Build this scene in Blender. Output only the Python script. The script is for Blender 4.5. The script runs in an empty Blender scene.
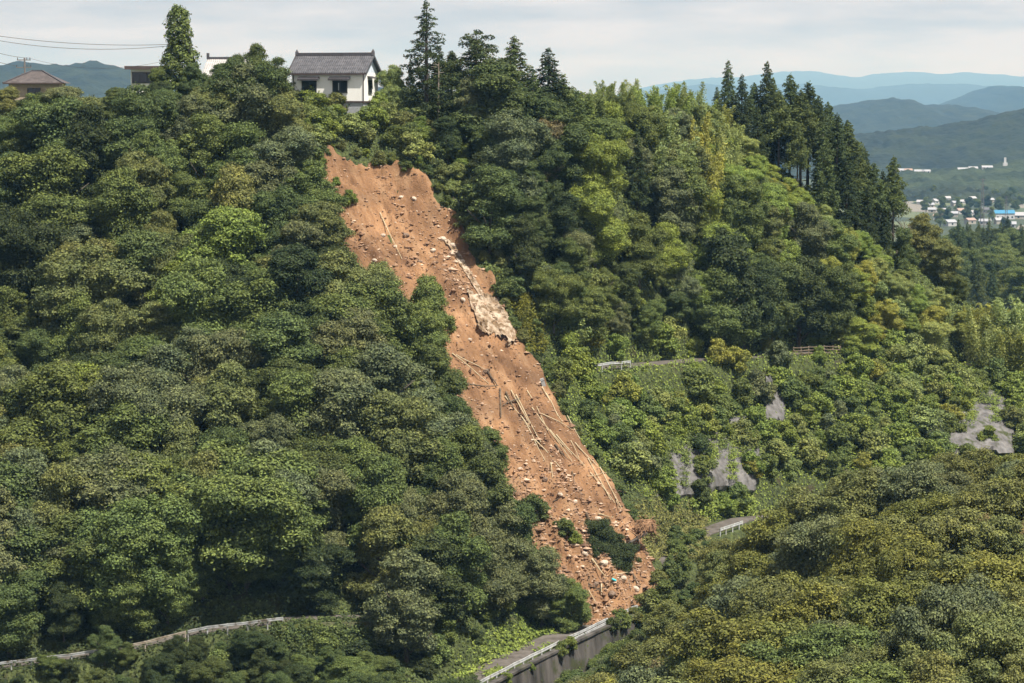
import bpy, math, random
import numpy as np
from mathutils import Vector

# ------------------------------------------------------------------ camera, sky, sun, exposure
scene = bpy.context.scene
col = scene.collection
F = 2634.0                       # focal length in pixels of the 1024 px wide frame
HOR = 108.0                      # pixel row of the horizon
PITCH = math.atan((341.5 - HOR) / F)
cam_d = bpy.data.cameras.new('camera')
cam_d.sensor_width = 36.0
cam_d.lens = F / 1024 * 36.0
cam_d.clip_start = 1.0
cam_d.clip_end = 90000.0
cam = bpy.data.objects.new('camera', cam_d)
cam.rotation_euler = (math.pi / 2 - PITCH, 0, 0)
col.objects.link(cam)
scene.camera = cam

SUN_DIR = Vector((0.46, -0.46, 1.12)).normalized()      # towards the sun: high, from the right and a little in front
SUN_EL = math.asin(SUN_DIR.z)
SUN_AZ = math.atan2(SUN_DIR.x, SUN_DIR.y)
world = bpy.data.worlds.new('World')
scene.world = world
world.use_nodes = True
wn = world.node_tree.nodes; wl = world.node_tree.links
wn.clear()
w_out = wn.new('ShaderNodeOutputWorld'); w_bg = wn.new('ShaderNodeBackground')
w_sky = wn.new('ShaderNodeTexSky'); w_sky.sky_type = 'NISHITA'; w_sky.sun_disc = False
w_sky.sun_elevation = SUN_EL; w_sky.sun_rotation = SUN_AZ
w_tc = wn.new('ShaderNodeTexCoord'); w_map = wn.new('ShaderNodeMapping')
w_map.inputs['Scale'].default_value = (5.0, 5.0, 30.0)
w_n = wn.new('ShaderNodeTexNoise'); w_n.inputs['Scale'].default_value = 2.6
w_n.inputs['Detail'].default_value = 6.0; w_n.inputs['Roughness'].default_value = 0.55
w_r = wn.new('ShaderNodeValToRGB')
w_r.color_ramp.elements[0].position = 0.38; w_r.color_ramp.elements[0].color = (4.8, 4.75, 5.15, 1)
w_r.color_ramp.elements[1].position = 0.62; w_r.color_ramp.elements[1].color = (7.7, 7.5, 7.9, 1)
w_mix = wn.new('ShaderNodeMixRGB'); w_mix.inputs[0].default_value = 0.97
wl.new(w_tc.outputs['Generated'], w_map.inputs['Vector']); wl.new(w_map.outputs['Vector'], w_n.inputs['Vector'])
wl.new(w_n.outputs['Fac'], w_r.inputs['Fac'])
wl.new(w_sky.outputs['Color'], w_mix.inputs[1]); wl.new(w_r.outputs['Color'], w_mix.inputs[2])
wl.new(w_mix.outputs['Color'], w_bg.inputs['Color']); w_bg.inputs['Strength'].default_value = 0.0608
wl.new(w_bg.outputs['Background'], w_out.inputs['Surface'])

sun_d = bpy.data.lights.new('sun', 'SUN'); sun_d.energy = 5.0; sun_d.angle = math.radians(0.6)
sun_d.color = (1.0, 0.955, 0.88)
sun = bpy.data.objects.new('sun', sun_d); sun.rotation_euler = SUN_DIR.to_track_quat('Z', 'Y').to_euler()
sun.location = (60, -40, 150)
col.objects.link(sun)
vs = scene.view_settings
vs.view_transform = 'Standard'; vs.look = 'None'; vs.exposure = 0.76; vs.gamma = 1.0; vs.use_curve_mapping = False
scene.cycles.max_bounces = 6; scene.cycles.diffuse_bounces = 2; scene.cycles.glossy_bounces = 2
scene.cycles.transmission_bounces = 4; scene.cycles.transparent_max_bounces = 4; scene.cycles.volume_bounces = 0
scene.cycles.use_denoising = True

# ------------------------------------------------------------------ small helpers
rng = np.random.default_rng(7)
random.seed(7)
CP, SP = math.cos(PITCH), math.sin(PITCH)

def P(px, py, Y):
    """the point at depth Y that the camera sees at pixel (px, py)"""
    dx = (px - 512.0) / F; dz = -(py - 341.5) / F
    d = Vector((dx, CP + dz * SP, -SP + dz * CP))
    return d * (Y / d.y)

def proj(X, Y, Z):
    yc = Y * CP - Z * SP; zc = Y * SP + Z * CP
    return 512 + F * X / yc, 341.5 - F * zc / yc

def Pxy(px, Y):
    return (px - 512.0) / F * Y

def z130(Y, z):                  # heights first noted for a horizon on row 130
    return z - (130 - HOR) / F * Y

_perm = np.random.default_rng(3).integers(0, 1 << 30, 4096)
def _h(i, j):
    return (_perm[(_perm[i & 4095] + j) & 4095] & 0xffff) / 65535.0
def vnoise(x, y):
    x = np.asarray(x, float); y = np.asarray(y, float)
    i = np.floor(x).astype(np.int64); j = np.floor(y).astype(np.int64)
    u = x - i; v = y - j
    u = u * u * (3 - 2 * u); v = v * v * (3 - 2 * v)
    return ((_h(i, j) * (1 - u) + _h(i + 1, j) * u) * (1 - v) + (_h(i, j + 1) * (1 - u) + _h(i + 1, j + 1) * u) * v) * 2 - 1
def fbm(x, y, o=4, g=0.5):
    s = 0; a = 1.0; t = 0
    for k in range(o):
        s = s + a * vnoise(x * 2 ** k + 17 * k, y * 2 ** k + 31 * k); t += a; a *= g
    return s / t
def sstep(a, b, x):
    t = np.clip((x - a) / (b - a), 0, 1)
    return t * t * (3 - 2 * t)

def mesh_obj(name, V, Fc, mat, parent=None, smooth=False, loc=None):
    me = bpy.data.meshes.new(name)
    me.from_pydata(V if isinstance(V, list) else np.asarray(V, dtype=np.float32), [], Fc if isinstance(Fc, list) else np.asarray(Fc))
    if mat: me.materials.append(mat)
    if smooth: me.shade_smooth()
    me.update()
    o = bpy.data.objects.new(name, me); col.objects.link(o)
    if parent: o.parent = parent
    if loc is not None: o.location = loc
    return o

def empty(name, loc=(0, 0, 0), rz=0.0):
    o = bpy.data.objects.new(name, None); o.empty_display_size = 0.5
    col.objects.link(o); o.location = loc; o.rotation_euler = (0, 0, rz)
    return o

def tag(o, label=None, cat=None, group=None, kind=None):
    if label: o['label'] = label
    if cat: o['category'] = cat
    if group: o['group'] = group
    if kind: o['kind'] = kind
    return o

class MB:
    """collects boxes, tubes and polygons for one mesh"""
    def __init__(s): s.v = []; s.f = []
    def add(s, V, Fc):
        b = len(s.v); s.v += [tuple(map(float, p)) for p in V]; s.f += [tuple(int(i) + b for i in q) for q in Fc]; return s
    def box(s, x0, x1, y0, y1, z0, z1):
        return s.add([(x0, y0, z0), (x1, y0, z0), (x1, y1, z0), (x0, y1, z0), (x0, y0, z1), (x1, y0, z1), (x1, y1, z1), (x0, y1, z1)],
                     [(0, 3, 2, 1), (4, 5, 6, 7), (0, 1, 5, 4), (1, 2, 6, 5), (2, 3, 7, 6), (3, 0, 4, 7)])
    def tube(s, pts, rad, n=6, caps=True):
        pts = [Vector(p) for p in pts]; b = len(s.v)
        if not hasattr(rad, '__len__'): rad = [rad] * len(pts)
        for i, p in enumerate(pts):
            d = (pts[min(i + 1, len(pts) - 1)] - pts[max(i - 1, 0)]).normalized()
            a = Vector((0, 0, 1)) if abs(d.z) < 0.9 else Vector((1, 0, 0))
            u = d.cross(a).normalized(); w = d.cross(u)
            for k in range(n):
                t = 2 * math.pi * k / n
                q = p + (u * math.cos(t) + w * math.sin(t)) * rad[i]
                s.v.append(tuple(q))
        for i in range(len(pts) - 1):
            for k in range(n):
                s.f.append((b + i * n + k, b + i * n + (k + 1) % n, b + (i + 1) * n + (k + 1) % n, b + (i + 1) * n + k))
        if caps:
            s.f.append(tuple(b + k for k in reversed(range(n)))); s.f.append(tuple(b + (len(pts) - 1) * n + k for k in range(n)))
        return s
    def beam(s, p, q, w, h):
        """box section from p to q, w across, h high"""
        p = Vector(p); q = Vector(q); d = (q - p).normalized(); u = d.cross(Vector((0, 0, 1)))
        u = u.normalized() * (w / 2) if u.length > 1e-4 else Vector((w / 2, 0, 0))
        k = u.cross(d).normalized() * (h / 2)
        V = [p - u - k, p + u - k, p + u + k, p - u + k, q - u - k, q + u - k, q + u + k, q - u + k]
        return s.add(V, [(3, 2, 1, 0), (4, 5, 6, 7), (0, 1, 5, 4), (1, 2, 6, 5), (2, 3, 7, 6), (3, 0, 4, 7)])
    def build(s, name, mat, parent=None, smooth=False, loc=None):
        return mesh_obj(name, s.v, s.f, mat, parent, smooth, loc)

# ------------------------------------------------------------------ materials
def nodes_of(m):
    m.use_nodes = True; n = m.node_tree.nodes; n.clear(); return n, m.node_tree.links

def mat_noise(name, c0, c1, scale=1.0, rough=0.85, bump=0.0, bscale=None, c2=None, scale2=8.0, f2=0.5, stretch=None, rotz=0.0, spec=0.2, detail=5.0, p0=0.35, p1=0.65):
    m = bpy.data.materials.new(name); n, l = nodes_of(m)
    out = n.new('ShaderNodeOutputMaterial'); b = n.new('ShaderNodeBsdfPrincipled')
    tc = n.new('ShaderNodeTexCoord'); mp = n.new('ShaderNodeMapping')
    mp.inputs['Rotation'].default_value = (0, 0, rotz)
    if stretch: mp.inputs['Scale'].default_value = stretch
    no = n.new('ShaderNodeTexNoise'); no.inputs['Scale'].default_value = scale; no.inputs['Detail'].default_value = detail; no.inputs['Roughness'].default_value = 0.6
    r = n.new('ShaderNodeValToRGB')
    r.color_ramp.elements[0].position = p0; r.color_ramp.elements[0].color = (*c0, 1)
    r.color_ramp.elements[1].position = p1; r.color_ramp.elements[1].color = (*c1, 1)
    l.new(tc.outputs['Object'], mp.inputs['Vector']); l.new(mp.outputs['Vector'], no.inputs['Vector']); l.new(no.outputs['Fac'], r.inputs['Fac'])
    src = r.outputs['Color']
    if c2:
        n2 = n.new('ShaderNodeTexNoise'); n2.inputs['Scale'].default_value = scale2; n2.inputs['Detail'].default_value = 4
        l.new(tc.outputs['Object'], n2.inputs['Vector'])
        r2 = n.new('ShaderNodeValToRGB'); r2.color_ramp.elements[0].position = f2; r2.color_ramp.elements[1].position = f2 + 0.12
        mx = n.new('ShaderNodeMixRGB'); l.new(n2.outputs['Fac'], r2.inputs['Fac']); l.new(r2.outputs['Color'], mx.inputs[0])
        l.new(src, mx.inputs[1]); mx.inputs[2].default_value = (*c2, 1); src = mx.outputs['Color']
    l.new(src, b.inputs['Base Color'])
    b.inputs['Roughness'].default_value = rough; b.inputs['Specular IOR Level'].default_value = spec
    if bump:
        nb = n.new('ShaderNodeTexNoise'); nb.inputs['Scale'].default_value = bscale or scale * 4; nb.inputs['Detail'].default_value = 6
        bu = n.new('ShaderNodeBump'); bu.inputs['Strength'].default_value = 0.8; bu.inputs['Distance'].default_value = bump
        l.new(mp.outputs['Vector'], nb.inputs['Vector']); l.new(nb.outputs['Fac'], bu.inputs['Height']); l.new(bu.outputs['Normal'], b.inputs['Normal'])
    l.new(b.outputs['BSDF'], out.inputs['Surface'])
    return m

def mat_leaf(name, rough=0.55, spec=0.16, trans=0.25, vmin=0.5, vmax=1.5, warm=(1.06, 1.04, 0.85)):
    """leaf colour = the tree's own colour (object colour), varied from leaf to leaf"""
    m = bpy.data.materials.new(name); n, l = nodes_of(m)
    out = n.new('ShaderNodeOutputMaterial'); b = n.new('ShaderNodeBsdfPrincipled'); tr = n.new('ShaderNodeBsdfTranslucent'); mix = n.new('ShaderNodeMixShader')
    oi = n.new('ShaderNodeObjectInfo'); ge = n.new('ShaderNodeNewGeometry')
    r = n.new('ShaderNodeValToRGB')
    r.color_ramp.elements[0].position = 0; r.color_ramp.elements[0].color = (vmin, vmin, vmin * 1.05, 1)
    r.color_ramp.elements[1].position = 1; r.color_ramp.elements[1].color = (vmax * warm[0], vmax * warm[1], vmax * warm[2], 1)
    e = r.color_ramp.elements.new(0.6); e.color = (1, 1, 1, 1)
    mu = n.new('ShaderNodeMixRGB'); mu.blend_type = 'MULTIPLY'; mu.inputs[0].default_value = 1
    l.new(ge.outputs['Random Per Island'], r.inputs['Fac']); l.new(oi.outputs['Color'], mu.inputs[1]); l.new(r.outputs['Color'], mu.inputs[2])
    # broad patches of slightly different green inside one crown
    tc = n.new('ShaderNodeTexCoord'); no = n.new('ShaderNodeTexNoise'); no.inputs['Scale'].default_value = 0.55; no.inputs['Detail'].default_value = 2
    r3 = n.new('ShaderNodeValToRGB'); r3.color_ramp.elements[0].position = 0.3; r3.color_ramp.elements[0].color = (0.84, 0.9, 0.94, 1)
    r3.color_ramp.elements[1].position = 0.7; r3.color_ramp.elements[1].color = (1.14, 1.1, 1.0, 1)
    mu2 = n.new('ShaderNodeMixRGB'); mu2.blend_type = 'MULTIPLY'; mu2.inputs[0].default_value = 1
    l.new(tc.outputs['Object'], no.inputs['Vector']); l.new(no.outputs['Fac'], r3.inputs['Fac'])
    l.new(mu.outputs['Color'], mu2.inputs[1]); l.new(r3.outputs['Color'], mu2.inputs[2])
    l.new(mu2.outputs['Color'], b.inputs['Base Color']); l.new(mu2.outputs['Color'], tr.inputs['Color'])
    b.inputs['Roughness'].default_value = rough; b.inputs['Specular IOR Level'].default_value = spec
    mix.inputs[0].default_value = trans
    l.new(b.outputs['BSDF'], mix.inputs[1]); l.new(tr.outputs['BSDF'], mix.inputs[2]); l.new(mix.outputs['Shader'], out.inputs['Surface'])
    return m

M = {}
M['leaf'] = mat_leaf('broadleaf_foliage')
M['needle'] = mat_leaf('needle_foliage', rough=0.7, spec=0.15, trans=0.15, vmin=0.6, vmax=1.35)
M['bamboo_leaf'] = mat_leaf('bamboo_foliage', rough=0.5, spec=0.3, trans=0.35, vmin=0.7, vmax=1.5)
M['bark'] = mat_noise('bark', (0.05, 0.04, 0.03), (0.13, 0.11, 0.09), 3, bump=0.02, stretch=(4, 4, 1))
M['pale_bark'] = mat_noise('pale_bark', (0.16, 0.13, 0.10), (0.30, 0.26, 0.21), 3, bump=0.02, stretch=(4, 4, 1))
M['culm'] = mat_noise('bamboo_culm', (0.16, 0.17, 0.06), (0.28, 0.26, 0.10), 2, rough=0.45)
M['dry_culm'] = mat_noise('dry_bamboo', (0.34, 0.27, 0.16), (0.52, 0.43, 0.28), 1.5, rough=0.6)
M['wet_wood'] = mat_noise('wet_wood', (0.06, 0.045, 0.03), (0.16, 0.12, 0.08), 2.5, rough=0.8)
M['floor'] = mat_noise('forest_floor', (0.018, 0.024, 0.009), (0.085, 0.105, 0.032), 2.2, bump=0.5, bscale=2.5, c2=(0.05, 0.045, 0.022), scale2=0.4, f2=0.6)
FALL = math.atan2(31, 48)        # the slide's fall line, from -Y towards +X
M['asphalt'] = mat_noise('asphalt', (0.075, 0.065, 0.055), (0.135, 0.12, 0.105), 0.8, rough=0.9, bump=0.01, bscale=30)
M['concrete'] = mat_noise('old_concrete', (0.030, 0.028, 0.024), (0.11, 0.10, 0.09), 0.35, bump=0.05, bscale=3, stretch=(1.6, 1.6, 0.35), c2=(0.05, 0.055, 0.025), scale2=0.5, f2=0.56)
M['shotcrete'] = mat_noise('sprayed_concrete', (0.075, 0.071, 0.068), (0.175, 0.168, 0.162), 0.9, bump=0.35, bscale=1.2, stretch=(.9, .9, 0.10), c2=(0.05, 0.058, 0.025), scale2=0.7, f2=0.53)
M['mossy'] = mat_noise('mossy_concrete', (0.04, 0.045, 0.02), (0.10, 0.10, 0.05), 0.7, bump=0.06, bscale=4, c2=(0.075, 0.085, 0.02), scale2=0.4, f2=0.5)
M['white_steel'] = mat_noise('white_painted_steel', (0.30, 0.31, 0.31), (0.50, 0.51, 0.50), 1.2, rough=0.5, c2=(0.22, 0.19, 0.14), scale2=1.6, f2=0.58)
M['grey_steel'] = mat_noise('grey_painted_steel', (0.22, 0.22, 0.21), (0.42, 0.43, 0.42), 1.2, rough=0.6, c2=(0.13, 0.11, 0.08), scale2=1.4, f2=0.55)
M['rusty_steel'] = mat_noise('weathered_rail', (0.20, 0.16, 0.11), (0.38, 0.34, 0.27), 1.5, rough=0.7)
M['wood_rail'] = mat_noise('brown_rail', (0.17, 0.13, 0.09), (0.3, 0.25, 0.18), 2, rough=0.8)

# ------------------------------------------------------------------ terrain
ctrl = []
def cp(px, py, Y): v = P(px, py, Y); ctrl.append((v.x, v.y, v.z))
def cx(X, Y, z): ctrl.append((X, Y, z130(Y, z)))
# plateau with the houses
for X in (-110, -80, -60, -45, -32, -18):
    cx(X, 353, 3.0); cx(X, 375, 3.8); cx(X, 420, 4.0); cx(X, 470, 3.0)
cx(-26, 347, 2.6); cx(-12, 347, 0.5); cx(-8, 356, 1.0)
for px, py, Y in ((430, 137, 352), (470, 130, 356), (520, 125, 364), (580, 124, 374), (620, 126, 378), (680, 130, 386), (740, 152, 395),
                  (800, 186, 402), (860, 226, 408), (900, 252, 410), (950, 290, 406), (1000, 330, 399), (1060, 365, 394), (1120, 390, 390)):
    cp(px, py, Y)
for X, z in ((0, 0), (25, -6), (50, -18), (70, -34), (90, -48), (120, -55)): cx(X, 425, z); cx(X, 468, z - 12)
# left hill, column by column
for px, row in ((-160, ((262, -54), (268, -53), (285, -43), (300, -36), (314, -31), (326, -20), (338, -8), (347, 0))),
                (0, ((268, -53.6), (285, -44), (300, -36.5), (314, -31), (326, -20), (338, -8), (347, 0))),
                (110, ((271, -51.8), (285, -43.5), (298, -35.5), (312, -29.5), (325, -18), (337, -6.5), (346, 1))),
                (220, ((273, -50.3), (285, -42.5), (298, -34.5), (312, -27.5), (325, -16), (337, -5.5), (345, 1))),
                (300, ((274, -50.4), (284, -42), (296, -35), (310, -27), (325, -15), (338, -4)))):
    for Y, z in row: cx(Pxy(px, Y), Y, z)
# slide and the slope left of it: one plane
def plane(X, Y): return z130(Y, -3.3 - .877 * ((X + 18.6) * .544 + (345 - Y) * .84))
for px, Y in ((372, 345), (400, 335), (450, 325), (520, 314), (570, 306), (615, 298), (350, 335), (400, 318), (450, 312), (480, 300), (530, 297), (420, 300), (450, 290), (360, 312), (500, 289)):
    X = Pxy(px, Y); ctrl.append((X, Y, plane(X, Y)))
# right bank of the slide, slope above the upper road
for q in ((470, 240, 337.5), (500, 290, 333), (530, 340, 328), (500, 210, 345), (500, 160, 352), (545, 160, 358), (545, 250, 345), (560, 300, 340),
          (600, 250, 351), (600, 180, 363), (600, 320, 341), (680, 320, 358), (680, 240, 369), (680, 170, 380), (760, 310, 374), (760, 240, 383), (760, 190, 390),
          (840, 320, 383), (840, 270, 392), (910, 330, 388), (960, 335, 394), (1040, 368, 393)):
    cp(*q)
# cut bank below the upper road
for q in ((585, 400, 327), (600, 440, 322), (640, 440, 333), (650, 500, 319), (700, 425, 346), (690, 508, 330), (740, 415, 355), (745, 495, 341), (800, 420, 362), (800, 490, 349),
          (870, 420, 368), (870, 480, 353), (940, 400, 376), (935, 465, 358), (1000, 385, 381), (1000, 455, 363), (1080, 400, 385), (1080, 460, 364)):
    cp(*q)
UP = [(556, 378, 329), (600, 371, 335), (640, 367, 342), (700, 362, 354), (760, 358, 365), (820, 354, 374), (900, 356, 383), (960, 364, 388), (1040, 372, 392)]
LOW = [(440, 713, 257), (480, 690, 265), (520, 669, 273.5), (560, 649, 281.5), (600, 630, 289.5), (640, 612, 297), (672, 580, 304), (700, 553, 314), (722, 535, 324), (760, 522, 335), (830, 515, 345), (930, 508, 351), (1060, 500, 357)]
LEFT = [(-80, 681, 260), (0, 671, 262), (70, 662, 263), (140, 651, 264.5), (200, 636, 266), (280, 626, 268), (330, 622, 270), (372, 622, 272)]
def rail_line(L): return [P(*q) for q in L]
def offset(L, d):
    """shift a line sideways, d > 0 to its left"""
    out = []
    for i, p in enumerate(L):
        t = L[min(i + 1, len(L) - 1)] - L[max(i - 1, 0)]; t.z = 0; t.normalize()
        out.append(p + Vector((-t.y, t.x, 0)) * d)
    return out
R_UP, R_LOW, R_LEFT = rail_line(UP), rail_line(LOW), rail_line(LEFT)
C_UP, C_LOW, C_LEFT = offset(R_UP, 2.4), offset(R_LOW, 2.9), offset(R_LEFT, 2.6)
for p in offset(R_LOW, -2.6)[:6]: ctrl.append((p.x, p.y, p.z - 7.5))
for p in offset(R_LOW, -4.0)[6:]: ctrl.append((p.x, p.y, p.z - 3.5))
for p in offset(R_LEFT, -2.2): ctrl.append((p.x, p.y, p.z - 3.8))
for c in (C_UP[1:], C_LOW, C_LEFT):
    for p in c: ctrl.append((p.x, p.y, p.z))
# near spur on the right (canopy rows noted, ground 8.5 m lower) and the gully floor
for px, py, Y in ((1130, 448, 262), (1024, 450, 262), (940, 458, 262), (860, 472, 262), (760, 525, 262), (700, 552, 262), (660, 590, 262),
                  (1130, 683, 190), (1024, 683, 190), (900, 683, 192), (780, 683, 200), (690, 683, 225), (650, 690, 240), (1024, 560, 225), (900, 565, 225), (800, 590, 228), (730, 612, 238)):
    v = P(px, py, Y); ctrl.append((v.x, v.y, v.z - 8.5))
for X, Y, z in ((20, 282, -64), (36, 292, -62), (65, 300, -60), (30, 315, -58), (0, 235, -66), (-30, 243, -65), (-75, 243, -64), (15, 180, -62), (55, 155, -56), (0, 155, -64), (-80, 155, -62), (120, 155, -50), (120, 300, -52), (125, 240, -44), (22, 250, -62)):
    cx(X, Y, z)
ctrl = np.array(ctrl)
_n = len(ctrl)
_D = np.hypot(ctrl[:, None, 0] - ctrl[None, :, 0], ctrl[:, None, 1] - ctrl[None, :, 1])
_K = np.zeros((_n + 3, _n + 3)); _K[:_n, :_n] = _D - np.eye(_n) * 1.2
_K[:_n, _n] = 1; _K[:_n, _n + 1:] = ctrl[:, :2]; _K[_n, :_n] = 1; _K[_n + 1:, :_n] = ctrl[:, :2].T
_W = np.linalg.solve(_K, np.concatenate([ctrl[:, 2], [0, 0, 0]]))

def seg_dist(X, Y, L):
    """distance to a polyline and the line's height at the nearest point"""
    best = np.full(X.shape, 1e9); bz = np.zeros(X.shape)
    for a, b in zip(L[:-1], L[1:]):
        dx, dy = b.x - a.x, b.y - a.y
        t = np.clip(((X - a.x) * dx + (Y - a.y) * dy) / (dx * dx + dy * dy), 0, 1)
        d = np.hypot(X - a.x - t * dx, Y - a.y - t * dy)
        m = d < best
        best = np.where(m, d, best); bz = np.where(m, a.z + t * (b.z - a.z), bz)
    return best, bz

def poly_sd(X, Y, poly):
    """signed distance to a polygon, positive inside"""
    X = np.asarray(X, float); Y = np.asarray(Y, float)
    inside = np.zeros(X.shape, bool); best = np.full(X.shape, 1e9)
    n = len(poly)
    for i in range(n):
        x0, y0 = poly[i]; x1, y1 = poly[(i + 1) % n]
        c = ((y0 > Y) != (y1 > Y)) & (X < (x1 - x0) * (Y - y0) / ((y1 - y0) if y1 != y0 else 1e-9) + x0)
        inside ^= c
        dx, dy = x1 - x0, y1 - y0
        t = np.clip(((X - x0) * dx + (Y - y0) * dy) / (dx * dx + dy * dy + 1e-12), 0, 1)
        best = np.minimum(best, np.hypot(X - x0 - t * dx, Y - y0 - t * dy))
    return np.where(inside, best, -best)

SLIDE = [(Pxy(px, Y), Y) for px, Y in ((322, 339.5), (330, 341.6), (340, 342.6), (352, 342.8), (372, 344), (392, 343), (412, 343), (432, 341.5), (455, 339.5), (480, 336), (500, 331.7), (523, 327.2), (560, 322), (600, 316.5), (640, 311), (668, 304),
                                       (660, 297), (640, 294.5), (604, 290.5), (585, 291), (572, 293), (548, 297), (488, 306), (438, 317), (364, 326), (312, 334), (306, 339))]

def terrain_z(X, Y):
    X = np.asarray(X, float); Y = np.asarray(Y, float); sh = X.shape
    x = X.ravel(); y = Y.ravel(); out = np.empty(x.shape)
    for s in range(0, len(x), 20000):
        xs, ys = x[s:s + 20000], y[s:s + 20000]
        out[s:s + 20000] = np.hypot(xs[:, None] - ctrl[None, :, 0], ys[:, None] - ctrl[None, :, 1]) @ _W[:_n] + _W[_n] + _W[_n + 1] * xs + _W[_n + 2] * ys
    out += 0.7 * fbm(x / 9, y / 9, 3)
    sd = poly_sd(x, y, SLIDE)
    out -= 2.4 * sstep(-0.3, 1.6, sd) * sstep(318, 338, y)
    for L, hw, bl in ((C_UP, 2.5, 2.0), (C_LOW, 3.0, 0.8), (C_LEFT, 2.7, 1.2)):
        d, rz = seg_dist(x, y, L)
        k = 1 - sstep(hw, hw + bl, d)
        if L is not C_LEFT: k = k * (1 - sstep(-2.5, 0.0, sd))     # both roads are cut or buried by the slide
        out = out * (1 - k) + (rz - 0.05) * k
    return out.reshape(sh)

def gz(x, y): return float(terrain_z(np.array([x]), np.array([y]))[0])

def grid(xs, ys, zf):
    Xg, Yg = np.meshgrid(xs, ys); Z = zf(Xg, Yg)
    V = np.stack([Xg.ravel(), Yg.ravel(), Z.ravel()], 1)
    nx, ny = len(xs), len(ys)
    i = (np.arange(ny - 1)[:, None] * nx + np.arange(nx - 1)[None, :]).ravel()
    return V, np.stack([i, i + 1, i + nx + 1, i + nx], 1), Z

TX = np.arange(-112, 134, 1.0); TY = np.arange(150, 472, 1.0)
def tz_skirt(X, Y):
    Z = terrain_z(X, Y); Z[0, :] = Z[-1, :] = -110; Z[:, 0] = Z[:, -1] = -110; return Z
V, Q, TZ = grid(TX, TY, tz_skirt)
tag(mesh_obj('hillside', V, Q, M['floor'], smooth=True), 'wooded hillside ground under the trees and around the landslide', kind='structure')
def tz_fast(X, Y):
    """bilinear look-up in the finished terrain grid"""
    X = np.clip(np.asarray(X, float), TX[1], TX[-2] - .01); Y = np.clip(np.asarray(Y, float), TY[1], TY[-2] - .01)
    i = (X - TX[0]).astype(int); j = (Y - TY[0]).astype(int); u = X - TX[0] - i; v = Y - TY[0] - j
    return (TZ[j, i] * (1 - u) + TZ[j, i + 1] * u) * (1 - v) + (TZ[j + 1, i] * (1 - u) + TZ[j + 1, i + 1] * u) * v
def tz1(x, y): return float(tz_fast(np.array([x]), np.array([y]))[0])

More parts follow.
